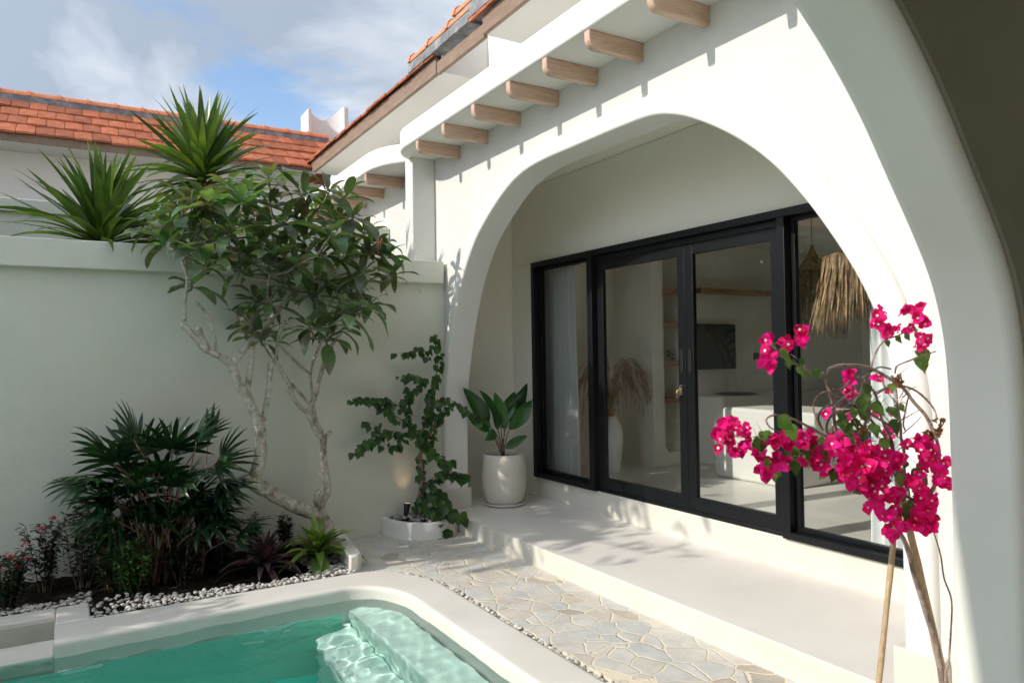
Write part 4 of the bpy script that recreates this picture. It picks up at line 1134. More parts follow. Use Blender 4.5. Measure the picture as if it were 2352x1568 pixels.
limb([F(640, 1300, 6.2), F(655, 1250, 6.2), F(690, 1195, 6.2), F(695, 1130, 6.2), F(680, 1040, 6.2), F(668, 940, 6.18), F(667, 850, 6.17), F(672, 800, 6.17)], [.045, .040, .034, .031, .030, .029, .029, .032], 12)
limb([F(640, 1290, 6.18), F(625, 1230, 6.15), F(640, 1170, 6.14)], [.035, .030, .022], 8, knob=.25)
limb([F(675, 810, 6.17), F(705, 785, 6.16), F(722, 770, 6.15)], [.022, .020, .022], 8)
P7 = limb([F(668, 820, 6.17), F(630, 780, 6.15), F(585, 700, 6.12), F(560, 640, 6.1), F(550, 625, 6.1)], [.028, .025, .023, .022, .016], 10)
P8 = limb([F(556, 640, 6.1), F(500, 590, 6.05), F(450, 515, 6.0), F(435, 450, 5.97), F(385, 360, 5.95), F(310, 230, 5.9), F(270, 165, 5.88)], [.018, .018, .017, .017, .016, .014, .012], 8)
P9 = limb([F(560, 640, 6.1), F(620, 500, 6.1), F(650, 380, 6.1), F(690, 250, 6.12), F(745, 150, 6.15), at(790, 755, 6.2), at(830, 700, 6.25)], [.022, .020, .019, .018, .017, .015, .013], 8)
P10 = limb([F(665, 790, 6.17), F(620, 700, 6.2), F(600, 610, 6.22), F(587, 500, 6.25), F(578, 370, 6.25)], [.018, .017, .016, .015, .015], 8)
P11 = limb([F(578, 370, 6.25), F(520, 330, 6.2), F(450, 260, 6.15), F(370, 165, 6.1), at(640, 745, 6.1)], [.013, .012, .012, .011, .010], 8)
P12 = limb([F(580, 372, 6.25), F(600, 280, 6.28), F(650, 160, 6.3), F(660, 60, 6.3)], [.013, .013, .012, .011], 8)
P13 = limb([F(460, 500, 6.0), F(425, 490, 5.98), F(408, 492, 5.98)], [.011, .010, .011], 6)
P14 = limb([F(575, 580, 6.1), F(520, 520, 6.05), F(450, 440, 6.0)], [.011, .012, .012], 6)
P15 = limb([at(497, 803, 5.9), at(490, 765, 5.85), at(478, 725, 5.82), at(450, 693, 5.8)], [.014, .012, .011, .010], 8)
P16 = limb([at(425, 738, 5.9), at(425, 690, 5.88), at(430, 640, 5.86), at(418, 600, 5.85)], [.014, .012, .011, .010], 8)
for P in (P4, P5, P6, P6b, P8, P9, P10, P11, P12, P15, P16, P2):
    k0 = 0 if P in (P16, P15) else len(P) // 2
    nodes += [(q, None) for q in P[k0:]]
nodes = [q[0] for q in nodes]

ros = [(1000, 150), (700, 210), (850, 250), (360, 420), (250, 630), (500, 480), (640, 430), (880, 440), (800, 330), (430, 930), (520, 780), (780, 700), (640, 690), (620, 650), (830, 880), (1000, 800), (1430, 250), (1250, 260),
       (1560, 290), (1620, 420), (1500, 450), (1330, 380), (1370, 700), (1250, 600), (1520, 650), (1700, 560), (1720, 700), (1840, 720), (1900, 850), (1800, 900), (1780, 640), (1720, 1080), (1480, 1240), (1420, 1330),
       (1560, 1130), (1200, 870), (1080, 900), (1000, 1060), (900, 1040), (870, 1220), (1300, 1240), (1340, 1000), (1640, 1040), (950, 600), (1100, 480), (1180, 780), (700, 560), (560, 620), (1680, 850), (1450, 560), (150, 520),
       (420, 320), (940, 1330), (1130, 650), (1600, 960), (1050, 720), (760, 820), (1420, 900), (300, 560), (900, 760), (1250, 470), (1000, 330), (560, 330)]
lf = MB(); heads = []
cand = []
ros += [] and [(x + rf2.uniform(-95, 95), y + rf2.uniform(-75, 75)) for x, y in ros if rf2.random() < .12 and 250 < y < 1000 and x < 1650]
for (x, y) in ros:
    Y = 6.05 + rf2.uniform(-.55, .45)
    if x > 1600: Y = rf2.uniform(5.85, 6.35)
    cand.append((at(306 + x * .3125, 367.5 + y * .3125, Y), x))
ctr = at(640, 800, 6.05)
cand = [c for c in cand if rf2.random() > .04]
cand.sort(key=lambda c: (c[0] - ctr).length)
tw = MB()
for hd, x in cand:
    best = min(nodes, key=lambda q: (q - hd).length + (1.2 * max(0, q.z - hd.z + .05)))
    d0 = hd - best
    mid_ = best + d0 * .5 + V((0, 0, -.10 * d0.length)) + V((rf2.uniform(-.03, .03), rf2.uniform(-.03, .03), 0))
    low = best + d0 * .85 + V((0, 0, -.02))
    P = cr([best, mid_, low, hd], 4)
    r0 = .009 + .006 * min(1, d0.length)
    tw.tube(P, rlist([r0, r0 * .9, .009, .009], len(P)), 7)
    nodes += P[4:]
    heads.append((hd, (hd - low).normalized()))
tk.build('trunk', M['bark'], fg, angle=180)
tw.build('branches', M['twigbark'], fg, angle=180)
for hd, d0 in heads:
    upd = (d0 * .35 + V((rf2.uniform(-.15, .15), rf2.uniform(-.15, .15), 1)) * .8).normalized()
    a0 = rf2.uniform(0, 6.3); u = upd.orthogonal().normalized(); v_ = upd.cross(u)
    nl = rf2.randint(9, 13)
    for i in range(nl):
        a = a0 + i * 2.4; el = lerp(-.35, 1.15, i / (nl - 1)) + rf2.uniform(-.15, .2)
        dd = (u * cos(a) + v_ * sin(a)) * cos(el) + upd * sin(el)
        L_ = rf2.uniform(.19, .34) * (1 - .25 * max(0, el)); b_ = hd + dd * .012
        tip_ = b_ + dd * .03
        lf.tube([b_ - dd * .01, tip_], .0025, 4, cap=False)
        lf.leaf(tip_, dd, upd + V((0, 0, .3)), L_, L_ * rf2.uniform(.31, .39), droop=rf2.uniform(.3, 1.05), fold=rf2.uniform(.05, .4), n=7, shape='lance', wave=.05, twist=rf2.uniform(-.4, .4))
lf.build('crown', M['lf_frangi'], fg, angle=180)
mb = MB(); fb = at(868, 560, 5.95)
for i in range(5):
    a = i * 1.26; mb.leaf(fb + V((-.03, 0, -.01)), (cos(a) * .6, sin(a) * .4, .8), (0, 0, 1), .045, .028, droop=.5, n=4, shape='lance')
mb.build('blossom', M['whitefl'], fg, angle=180)
mb = MB()
for q in ((0, 0, .03), (.02, 0, .0), (.0, -.01, -.015), (-.01, 0, -.03), (.03, 0, .02)):
    p_ = fb + V(q); mb.tube([p_, p_ + V((.002, 0, .018)), p_ + V((.003, 0, .03))], [.004, .007, .002], 6)
mb.tube([fb + V((0, 0, -.09)), fb + V((0, 0, .03))], .003, 5)
mb.build('flower_buds', M['pinkbud'], fg, angle=180)


# ------------------------------------------------------------------ dracaenas
def dracaena(c, n, Lm, lab, seed, el0=-.1, stem=0.25, wid=.045):
    t_ = thing('dracaena', lab, 'plant', tuple(c), 'spiky plants in the upper planter'); rr = random.Random(seed)
    m_ = MB(); m_.tube([c + V((0, 0, -stem)), c + V((0, 0, .05))], [.06, .045], 10); m_.build('stem', M['twigbark'], t_, angle=180)
    m_ = MB()
    for i in range(n):
        u = i / (n - 1); el = lerp(el0, 1.45, u ** .8) + rr.uniform(-.12, .12); a = i * 2.39996 + rr.uniform(-.2, .2)
        dd = V((cos(a) * cos(el), sin(a) * cos(el), sin(el))); L_ = Lm * rr.uniform(.78, 1.08) * lerp(1.0, .9, u)
        m_.leaf(c + V((0, 0, .12 * u)) + dd * .03, dd, (0, 0, 1), L_, wid * rr.uniform(.8, 1.15), droop=rr.uniform(.05, .85) * (1.1 - .85 * u), fold=.22, n=8, shape='sword', twist=rr.uniform(-.7, .7))
    m_.build('leaves', M['lf_dracaena'], t_, angle=180)
    m_ = MB()
    for i in range(18):
        a = rr.uniform(0, 6.3); m_.leaf(c + V((cos(a) * .06, sin(a) * .06, .0)), (cos(a), sin(a), rr.uniform(-.6, .2)), (0, 0, 1), rr.uniform(.2, .4), .03, droop=1.2, n=6, shape='sword', wave=.1)
    m_.build('dry_leaves', M['dry'], t_, angle=180)


dracaena(at(232, 562, 7.05) + V((0, 0, -.03)), 110, .82, 'spiky green plant on the left above the grey planter edge', 3, el0=.05, wid=.084)
dracaena(at(466, 425, 7.25), 130, .83, 'taller spiky plant rising behind the frangipani crown', 5, el0=-.45, stem=.9, wid=.084)


# ------------------------------------------------------------------ lady palm
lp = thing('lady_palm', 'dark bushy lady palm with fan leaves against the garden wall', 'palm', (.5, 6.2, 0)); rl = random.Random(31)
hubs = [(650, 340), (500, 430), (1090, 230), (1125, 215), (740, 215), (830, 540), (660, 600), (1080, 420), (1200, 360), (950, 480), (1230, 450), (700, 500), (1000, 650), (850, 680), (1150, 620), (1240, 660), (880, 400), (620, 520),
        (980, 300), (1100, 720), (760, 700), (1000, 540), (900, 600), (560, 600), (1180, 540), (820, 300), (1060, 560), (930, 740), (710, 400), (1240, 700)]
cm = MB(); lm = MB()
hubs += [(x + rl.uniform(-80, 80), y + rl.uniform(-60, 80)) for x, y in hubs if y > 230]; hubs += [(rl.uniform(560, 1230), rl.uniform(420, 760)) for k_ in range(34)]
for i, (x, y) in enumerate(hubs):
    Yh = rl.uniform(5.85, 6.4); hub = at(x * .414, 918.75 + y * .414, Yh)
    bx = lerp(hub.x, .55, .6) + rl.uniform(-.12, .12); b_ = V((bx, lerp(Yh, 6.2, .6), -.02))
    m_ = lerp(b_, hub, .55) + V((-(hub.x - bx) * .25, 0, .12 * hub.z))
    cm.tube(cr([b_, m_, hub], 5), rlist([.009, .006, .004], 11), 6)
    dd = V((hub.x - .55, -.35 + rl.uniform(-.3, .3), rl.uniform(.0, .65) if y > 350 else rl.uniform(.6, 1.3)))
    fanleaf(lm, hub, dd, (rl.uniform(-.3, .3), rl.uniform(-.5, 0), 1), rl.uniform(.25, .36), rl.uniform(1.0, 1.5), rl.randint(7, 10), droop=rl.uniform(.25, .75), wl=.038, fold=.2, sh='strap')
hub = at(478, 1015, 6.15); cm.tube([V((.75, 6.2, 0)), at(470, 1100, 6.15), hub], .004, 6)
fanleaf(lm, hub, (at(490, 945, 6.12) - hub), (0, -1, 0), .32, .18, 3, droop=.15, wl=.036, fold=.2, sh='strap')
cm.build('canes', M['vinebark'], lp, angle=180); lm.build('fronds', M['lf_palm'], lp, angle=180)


# ------------------------------------------------------------------ shrubs
def shrub(nm, c, h, w, lab, mat, seed, nst=9, leafL=.05, leafW=.022, fl=0, grp='flowering shrubs in the bed', col=False, flmat='redflower', cat='shrub', tops=None):
    t_ = thing(nm, lab, cat, tuple(c), grp); rr = random.Random(seed)
    s_ = MB(); l_ = MB(); f_ = MB(); ends = []
    for i in range(nst):
        a = rr.uniform(0, 6.3); q = w * sqrt(rr.random()) * (1 if not col else .5); hh = h * (rr.uniform(.68, 1.0) if i else 1)
        top = c + V((q * cos(a), q * sin(a) * .7, hh)); b_ = c + V((q * .25 * cos(a), q * .25 * sin(a), -.03))
        P = cr([b_, lerp(b_, top, .5) + V((rr.uniform(-.02, .02), rr.uniform(-.02, .02), 0)), top], 6); s_.tube(P, rlist([.006, .003, .002], len(P)), 5); ends.append(top)
        for k in range(3 if not col else 1, len(P)):
            for j in range(6 if not col else 8):
                aa = rr.uniform(0, 6.3); el = rr.uniform(-.3, .7)
                dd = V((cos(aa) * cos(el), sin(aa) * cos(el), sin(el)))
                pp = lerp(P[k - 1], P[k], rr.random()) + dd * rr.uniform(0, w * .18)
                l_.leaf(pp, dd, (0, 0, 1), leafL * rr.uniform(.7, 1.2), leafW * rr.uniform(.8, 1.2), droop=rr.uniform(0, .5), fold=.2, n=3)
        # side twigs
        for k in range(4):
            aa = rr.uniform(0, 6.3); pb = P[rr.randint(4, len(P) - 2)]; e_ = pb + V((cos(aa) * w * .35, sin(aa) * w * .3, h * rr.uniform(.08, .2))); s_.tube([pb, e_], .002, 4)
            for j in range(7):
                a3 = rr.uniform(0, 6.3); l_.leaf(lerp(pb, e_, rr.uniform(.4, 1)), (cos(a3), sin(a3), rr.uniform(-.2, .8)), (0, 0, 1), leafL * rr.uniform(.7, 1.1), leafW, fold=.2, n=3)
    s_.build('stems', M['vinebark'], t_, angle=180); l_.build('leaves', mat, t_, angle=180)
    if fl:
        for e_ in rr.sample(ends, min(fl, len(ends))):
            f_ = MB()
            for j in range(26):
                a3 = rr.uniform(0, 6.3); el = rr.uniform(-.2, 1.4); dd = V((cos(a3) * cos(el), sin(a3) * cos(el), sin(el)))
                f_.leaf(e_ + V((0, 0, .008)) + dd * .014, (dd.x + rr.uniform(-.6, .6), dd.y, dd.z), dd, .016, .012, fold=0, n=2, shape='lance')
            f_.build('flower', M[flmat], t_, angle=180)


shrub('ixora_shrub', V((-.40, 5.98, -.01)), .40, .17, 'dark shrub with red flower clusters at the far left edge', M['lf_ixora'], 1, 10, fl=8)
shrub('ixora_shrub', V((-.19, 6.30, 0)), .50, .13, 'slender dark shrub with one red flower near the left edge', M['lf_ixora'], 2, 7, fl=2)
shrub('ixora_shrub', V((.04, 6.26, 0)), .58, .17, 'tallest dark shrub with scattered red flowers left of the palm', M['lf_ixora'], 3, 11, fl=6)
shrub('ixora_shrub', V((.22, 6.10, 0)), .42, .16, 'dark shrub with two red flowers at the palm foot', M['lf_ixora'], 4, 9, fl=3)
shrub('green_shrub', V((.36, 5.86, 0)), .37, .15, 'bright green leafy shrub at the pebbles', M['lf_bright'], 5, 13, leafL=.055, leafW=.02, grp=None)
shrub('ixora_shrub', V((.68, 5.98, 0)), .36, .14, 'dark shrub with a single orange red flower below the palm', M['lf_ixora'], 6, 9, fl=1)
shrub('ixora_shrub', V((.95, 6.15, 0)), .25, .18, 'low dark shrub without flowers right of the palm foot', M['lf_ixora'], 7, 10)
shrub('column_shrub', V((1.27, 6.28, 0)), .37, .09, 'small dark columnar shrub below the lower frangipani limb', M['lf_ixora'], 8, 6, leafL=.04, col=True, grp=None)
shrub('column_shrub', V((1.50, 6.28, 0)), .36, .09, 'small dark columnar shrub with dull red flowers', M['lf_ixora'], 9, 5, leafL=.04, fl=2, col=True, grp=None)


def bromeliad(c, n, Lm, wid, lab, mat, seed, core=None):
    t_ = thing('bromeliad', lab, 'bromeliad', tuple(c), 'bromeliads beside the pool'); rr = random.Random(seed); m_ = MB()
    for i in range(n):
        u = i / (n - 1); el = lerp(.25, 1.35, u) + rr.uniform(-.1, .1); a = i * 2.39996 + rr.uniform(-.2, .2)
        dd = V((cos(a) * cos(el), sin(a) * cos(el), sin(el)))
        m_.leaf(c + V((0, 0, .03 + .05 * u)), dd, (0, 0, 1), Lm * rr.uniform(.75, 1.1) * lerp(1, .62, u), wid * rr.uniform(.85, 1.15), droop=rr.uniform(.9, 1.5) * (1.1 - .7 * u), fold=.32, n=9, shape='strap')
    m_.build('leaves', mat, t_, angle=180)
    if core:
        m_ = MB()
        for i in range(9):
            a = i * 2.4; m_.leaf(c + V((0, 0, .1)), (cos(a) * .35, sin(a) * .35, 1), (0, 0, 1), Lm * .55, wid * .8, droop=.2, fold=.3, n=5, shape='strap')
        m_.build('heart_leaves', M[core], t_, angle=180)


bromeliad(V((1.66, 5.84, .03)), 42, .48, .068, 'yellow green bromeliad at the foot of the frangipani trunk', M['lf_brom'], 2)
bromeliad(V((1.24, 5.84, .0)), 34, .46, .052, 'purple bromeliad with reddish heart', M['lf_purple'], 3, core='lf_purple')


# ------------------------------------------------------------------ climber by the arch
cl = thing('climber', 'leafy green climbing shrub growing from the curved planter', 'climber', (2.8, 6.4, .1)); rc = random.Random(77)
ck = MB(); clf = MB()


def C(x, y, Y=6.38):
    return at(765.6 + x * .3125, 735 + y * .3125, Y)


def climb(pts, rad, dens, lo=0, leafL=.048, Y=None, sub=6, tip=True):
    P = cr(pts, sub); ck.tube(P, rlist(rad, len(P)), 7)
    for k in range(int(len(P) * lo), len(P) - 1):
        for j in range(max(1, int(dens * .36 + rc.random()))):
            dd = V((rc.uniform(-1, 1), rc.uniform(-1.2, .4), rc.uniform(-1.1, .5))).normalized()
            pp = lerp(P[k], P[k + 1], rc.random()); e_ = pp + dd * rc.uniform(.012, .045)
            d2 = V((dd.x * .6, dd.y * .6, -.9 + rc.uniform(-.3, .5)))
            L_ = leafL * rc.uniform(.9, 1.7)
            clf.leaf(e_, d2, V((dd.x * .3, -1, .6)), L_, L_ * .8, droop=rc.uniform(-.2, .5), fold=rc.uniform(.05, .35), n=6, shape='heart')


climb([C(645, 1450), C(615, 1380), C(640, 1270), C(655, 1150), C(640, 1060), C(630, 1000)], [.026, .023, .022, .024, .03, .028], 0)
climb([C(630, 1010), C(660, 920), C(650, 830), C(690, 720), C(700, 640)], [.020, .018, .015, .012, .010], 7, .2)
climb([C(655, 930), C(720, 820), C(760, 720), C(775, 690)], [.014, .012, .011, .012], 4)
climb([C(700, 680), C(715, 560), C(730, 470), C(760, 380), C(770, 270), C(750, 160), C(735, 100)], [.009, .008, .006, .005, .004, .003, .002], 6)
climb([C(640, 850), C(560, 760), C(520, 640), C(550, 560), C(560, 500)], [.012, .01, .008, .006, .005], 8)
climb([C(530, 670), C(460, 620), C(380, 580), C(300, 575), C(220, 575), C(140, 570)], [.006, .005, .004, .003, .002, .0015], 5, .2)
climb([C(540, 760), C(450, 700), C(390, 660), C(360, 620)], [.005, .004, .003, .002], 5, .2)
climb([C(570, 860), C(480, 820), C(380, 820), C(300, 860), C(230, 920), C(140, 975)], [.005, .004, .0035, .003, .002, .0015], 6, .1)
climb([C(360, 820), C(300, 770), C(240, 745)], [.003, .002, .0015], 4, .2)
climb([C(600, 510), C(660, 440), C(580, 400), C(470, 425)], [.005, .004, .003, .002], 6, .1)
climb([C(700, 300), C(660, 215), C(560, 235), C(470, 245)], [.004, .003, .0025, .002], 5, .1)
climb([C(700, 640, 6.35), C(780, 590, 6.25), C(860, 590, 6.1), C(960, 640, 5.95), C(1040, 700, 5.9), C(1130, 740, 5.88)], [.006, .005, .004, .003, .002, .0015], 5, .1)
climb([C(750, 720, 6.35), C(810, 660, 6.25), C(860, 640, 6.2)], [.005, .004, .003], 5, .1)
climb([C(690, 900), C(740, 980, 6.3), C(800, 1010, 6.2), C(860, 1050, 6.1)], [.005, .004, .003, .002], 5, .1, leafL=.06)
climb([C(660, 1240), C(720, 1170, 6.3), C(800, 1110, 6.2), C(900, 1120, 6.1), C(980, 1130, 6.05)], [.006, .005, .004, .003, .002], 6, .2, leafL=.06)
climb([C(690, 1180, 6.3), C(760, 1260, 6.2), C(800, 1330, 6.1), C(850, 1400, 6.0), C(950, 1440, 5.95)], [.005, .004, .003, .003, .002], 7, .1, leafL=.075)
climb([C(700, 1300, 6.3), C(750, 1400, 6.2), C(790, 1500, 6.12), C(820, 1560, 6.1), C(805, 1640, 6.08)], [.005, .004, .003, .003, .002], 6, .1, leafL=.07)
climb([C(660, 1290), C(670, 1340, 6.3), C(720, 1400, 6.25)], [.004, .003, .002], 6, 0, leafL=.055)
climb([C(520, 870), C(470, 915), C(410, 925), C(370, 910)], [.003, .0025, .002, .0015], 0)
ck.build('trunk', M['vinebark'], cl, angle=180); clf.build('leaves', M['lf_vine'], cl, angle=180)

# ------------------------------------------------------------------ bougainvillea
bg_ = thing('bougainvillea', 'magenta bougainvillea with tangled stems before the arch pier', 'bougainvillea', (2.8, 1.6, 0)); rb = random.Random(55)
bs = MB(); bl = MB(); bf = MB(); bc = MB(); bd = MB()


def B(x, y, Y=1.62):
    return at(1592.5 + x * .3907, 612.5 + y * .3907, Y)


def stem(pts, rad, sub=6, thorn=True):
    P = cr(pts, sub); bs.tube(P, rlist([r_ * (1.05 if thorn else .8) for r_ in rad], len(P)), 7)
    if thorn:
        for k in range(2, len(P) - 1, 3):
            d_ = V((rb.uniform(-1, 1), rb.uniform(-1, 1), rb.uniform(-1, 1))).normalized(); bs.tube([P[k], P[k] + d_ * .010], [.0012, .0002], 3)
    return P


S = stem
S([B(760, 620), B(790, 700), B(820, 800), B(825, 880), B(850, 1000), B(885, 1090)], [.0055, .006, .006, .006, .006, .006])
S([B(785, 640), B(800, 600), B(860, 580), B(960, 580), B(1050, 600), B(1150, 655, 1.6), B(1230, 710, 1.58), B(1300, 800, 1.56), B(1370, 880, 1.54), B(1420, 990, 1.53), B(1445, 1080, 1.53), B(1440, 1180, 1.53), B(1400, 1320, 1.55), B(1290, 1390, 1.58)], [.004, .005, .006, .006, .006, .006, .006, .006, .006, .006, .006, .006, .006, .006])
S([B(640, 600), B(700, 625), B(770, 660), B(810, 705), B(860, 725), B(905, 690), B(945, 620)], [.002, .003, .004, .0045, .0045, .004, .004])
S([B(505, 968, 1.6), B(455, 945, 1.6), B(430, 912, 1.6), B(438, 885, 1.6), B(480, 872, 1.6), B(560, 885, 1.6), B(660, 930, 1.6), B(760, 985), B(830, 1030)], [.0015, .002, .0025, .003, .003, .0035, .004, .005, .005])
S([B(735, 935), B(722, 890), B(705, 830), B(725, 770), B(775, 735), B(830, 755), B(900, 800), B(1000, 850), B(1060, 920), B(1130, 1000), B(1180, 1080)], [.003, .003, .003, .003, .0035, .004, .004, .005, .005, .005, .005])
S([B(760, 960), B(735, 890), B(760, 835), B(830, 808), B(920, 812), B(1000, 845), B(1100, 900), B(1200, 960)], [.003, .003, .0035, .004, .004, .004, .004, .005])
S([B(1080, 745), B(1150, 708, 1.6), B(1230, 700, 1.58), B(1310, 730, 1.56), B(1380, 790, 1.55), B(1422, 850, 1.54), B(1430, 900, 1.53)], [.003, .004, .004, .004, .004, .003, .003])
S([B(1040, 610), B(1058, 540), B(1095, 465), B(1140, 425), B(1200, 405), B(1270, 370)], [.004, .004, .003, .003, .0025, .002])
S([B(1185, 625, 1.6), B(1200, 582, 1.58), B(1280, 548, 1.56), B(1350, 520, 1.55), B(1425, 498, 1.54)], [.003, .003, .003, .002, .002])
S([B(1165, 640), B(1190, 720), B(1200, 820), B(1218, 920), B(1222, 1010), B(1240, 1100), B(1240, 1200), B(1262, 1320), B(1275, 1450), B(1270, 1540)], [.004, .0045, .005, .005, .005, .006, .006, .007, .008, .009])
S([B(970, 645), B(1000, 690), B(1060, 730), B(1085, 800), B(1110, 900), B(1160, 1010), B(1180, 1090), B(1230, 1220)], [.005, .005, .005, .005, .005, .006, .006, .006])
S([B(1160, 600), B(1095, 590), B(1040, 620), B(985, 660)], [.003, .003, .003, .003])
S([B(1270, 740), B(1250, 830), B(1235, 920), B(1245, 960)], [.003, .003, .003, .003])
S([B(1010, 960), B(960, 900), B(930, 850), B(1000, 700), B(1020, 650)], [.005, .005, .004, .004, .003])
S([B(880, 1080), B(960, 1020), B(1010, 920), B(1040, 860)], [.005, .006, .006, .005])
S([B(860, 1010), B(905, 940), B(880, 850), B(900, 810)], [.004, .004, .004, .003])
S([B(790, 1000), B(785, 920), B(830, 860), B(940, 850), B(1010, 870)], [.004, .004, .005, .006, .005])
S([B(350, 1000, 1.6), B(450, 990, 1.6), B(560, 995, 1.6), B(650, 1010, 1.6), B(760, 1060), B(850, 1090)], [.0015, .002, .0025, .003, .004, .004])
S([B(475, 1035, 1.6), B(490, 1100, 1.6), B(520, 1130, 1.6), B(600, 1110, 1.6), B(690, 1090, 1.6), B(800, 1120)], [.0015, .0015, .002, .0025, .003, .004])
S([B(430, 470, 1.6), B(500, 500, 1.6), B(560, 560, 1.6), B(620, 575, 1.6), B(650, 600, 1.6)], [.0015, .002, .0025, .0025, .003])
S([B(1440, 1230, 1.53), B(1400, 1320, 1.53), B(1330, 1380, 1.56), B(1260, 1350, 1.58)], [.007, .007, .006, .005])
S([B(990, 1280), B(1040, 1370), B(1110, 1440), B(1180, 1490), B(1240, 1520)], [.006, .007, .008, .009, .010])
S([B(1060, 1270), B(1130, 1330), B(1200, 1390), B(1260, 1480)], [.004, .005, .006, .008])


for k_ in range(60):
    x0, y0 = rb.uniform(780, 1240), rb.uniform(700, 1250); a_ = rb.uniform(-2.6, -.4); l_ = rb.uniform(60, 190)
    Y_ = 1.62 + rb.uniform(-.06, .05)
    S([B(x0, y0, Y_), B(x0 + l_ * .5 * cos(a_) + rb.uniform(-20, 20), y0 + l_ * .5 * sin(a_), Y_), B(x0 + l_ * cos(a_), y0 + l_ * sin(a_) + rb.uniform(-10, 50), Y_)], [.0022, .0016, .0010], 4)


def Z8(x, y, Y=1.6):
    return at(1592.5 + x * .3359, 1041 + y * .3359, Y)


S([Z8(1395, 520), Z8(1440, 590), Z8(1480, 700), Z8(1510, 830), Z8(1560, 990), Z8(1610, 1150), Z8(1660, 1300), Z8(1700, 1560), Z8(1730, 1900), V((2.93, 1.6, 0.0))], [.010, .011, .012, .012, .012, .013, .013, .014, .015, .02], thorn=False)
S([Z8(1640, 520, 1.58), Z8(1690, 690, 1.56), Z8(1715, 850, 1.55), Z8(1765, 1000, 1.55), Z8(1762, 1200, 1.55), Z8(1745, 1430, 1.56), Z8(1725, 1560, 1.58), V((2.9, 1.6, 0))], [.002, .003, .003, .003, .003, .004, .005, .006])


def bloom(p, s, fwd):
    fwd = V(fwd).normalized(); u = fwd.orthogonal().normalized(); v_ = fwd.cross(u); a0 = rb.uniform(0, 6.3)
    for i in range(3):
        a = a0 + i * 2 * pi / 3 + rb.uniform(-.2, .2); o_ = rb.uniform(.45, 1.05)
        dd = (u * cos(a) + v_ * sin(a)) * sin(o_) + fwd * cos(o_)
        L_ = s * rb.uniform(.85, 1.15)
        bf.leaf(p - fwd * s * .3, dd, fwd - dd * .2, L_, L_ * .92, droop=rb.uniform(.1, .9), fold=rb.uniform(-.1, .3), n=6, shape='bract', wave=.10, twist=rb.uniform(-.5, .5))
    if rb.random() < .45:
        q = p + fwd * s * .12
        bc.tube([p - fwd * s * .25, q], .0012, 4)
        for i in range(5):
            a = i * 1.2566; bc.leaf(q, (u * cos(a) + v_ * sin(a)) + fwd * .3, fwd, .0055, .0045, n=2, shape='lance')


clus = [(230, 1000, 112, 40, 1.6, .030), (425, 405, 28, 3, 1.6, .034), (435, 500, 42, 6, 1.6, .034), (425, 570, 42, 6, 1.6, .034), (545, 450, 42, 6, 1.6, .035), (625, 405, 48, 9, 1.6, .034), (1105, 278, 38, 4, 1.6, .036), (1085, 355, 28, 3, 1.6, .036), (1145, 372, 36, 4, 1.6, .038), (1195, 372, 18, 2, 1.6, .034),
        (1250, 255, 34, 4, 1.56, .036), (1325, 248, 32, 3, 1.55, .036), (1335, 330, 48, 7, 1.55, .038), (1345, 418, 50, 7, 1.55, .040), (1270, 370, 26, 3, 1.56, .034), (920, 650, 40, 5, 1.66, .034), (905, 725, 48, 6, 1.66, .034), (1075, 668, 30, 3, 1.66, .030), (1140, 715, 22, 2, 1.66, .03), (805, 852, 34, 4, 1.68, .032), (900, 868, 28, 3, 1.68, .03), (1165, 862, 24, 3, 1.66, .03), (1162, 965, 32, 4, 1.66, .034), (1070, 845, 20, 2, 1.66, .03),
        (455, 1030, 44, 5, 1.6, .038), (535, 1028, 40, 5, 1.6, .038), (395, 1100, 32, 4, 1.6, .038), (420, 1195, 38, 4, 1.6, .042), (465, 1130, 34, 4, 1.6, .036), (520, 1180, 42, 5, 1.6, .040), (635, 1045, 48, 5, 1.6, .042), (630, 1140, 24, 2, 1.6, .036), (735, 1140, 58, 9, 1.6, .040), (760, 1190, 30, 3, 1.6, .040), (690, 1000, 30, 2, 1.62, .032),
        (860, 1050, 55, 9, 1.58, .044), (940, 1060, 58, 9, 1.58, .042), (890, 1120, 55, 8, 1.56, .044), (1050, 1060, 40, 5, 1.6, .036), (1000, 1130, 60, 9, 1.55, .044), (1080, 1130, 60, 9, 1.56, .042), (1130, 1090, 40, 5, 1.58, .038), (1200, 1130, 42, 5, 1.56, .044), (920, 1170, 50, 7, 1.55, .042), (1010, 1200, 62, 10, 1.53, .046), (910, 1245, 50, 6, 1.53, .048), (1000, 1270, 50, 7, 1.53, .046), (1090, 1210, 55, 8, 1.54, .044), (1080, 1290, 48, 6, 1.54, .044), (1150, 1180, 32, 4, 1.57, .036),
        (1305, 1045, 48, 5, 1.54, .044), (1390, 1060, 50, 6, 1.53, .046), (1400, 1140, 48, 6, 1.52, .044), (1455, 1170, 44, 6, 1.52, .042), (1450, 1240, 42, 5, 1.52, .042), (1480, 1290, 26, 3, 1.52, .04), (1350, 1200, 22, 2, 1.54, .034),
        (1285, 1290, 50, 6, 1.55, .044), (1345, 1330, 50, 6, 1.54, .046), (1385, 1380, 42, 5, 1.54, .046), (1320, 1250, 30, 3, 1.55, .04), (1150, 1360, 52, 6, 1.56, .044), (1065, 1400, 48, 6, 1.56, .044), (1195, 1350, 40, 5, 1.56, .042), (1100, 1450, 24, 2, 1.56, .044), (1180, 1440, 30, 3, 1.57, .040), (1235, 1445, 20, 2, 1.57, .034),
        (1335, 1440, 50, 6, 1.55, .044), (1290, 1490, 44, 5, 1.55, .044), (1390, 1510, 52, 7, 1.54, .046), (1330, 1530, 48, 6, 1.54, .046), (1180, 1520, 42, 4, 1.56, .044), (1170, 1575, 26, 2, 1.56, .046), (1235, 1530, 24, 2, 1.56, .036)]
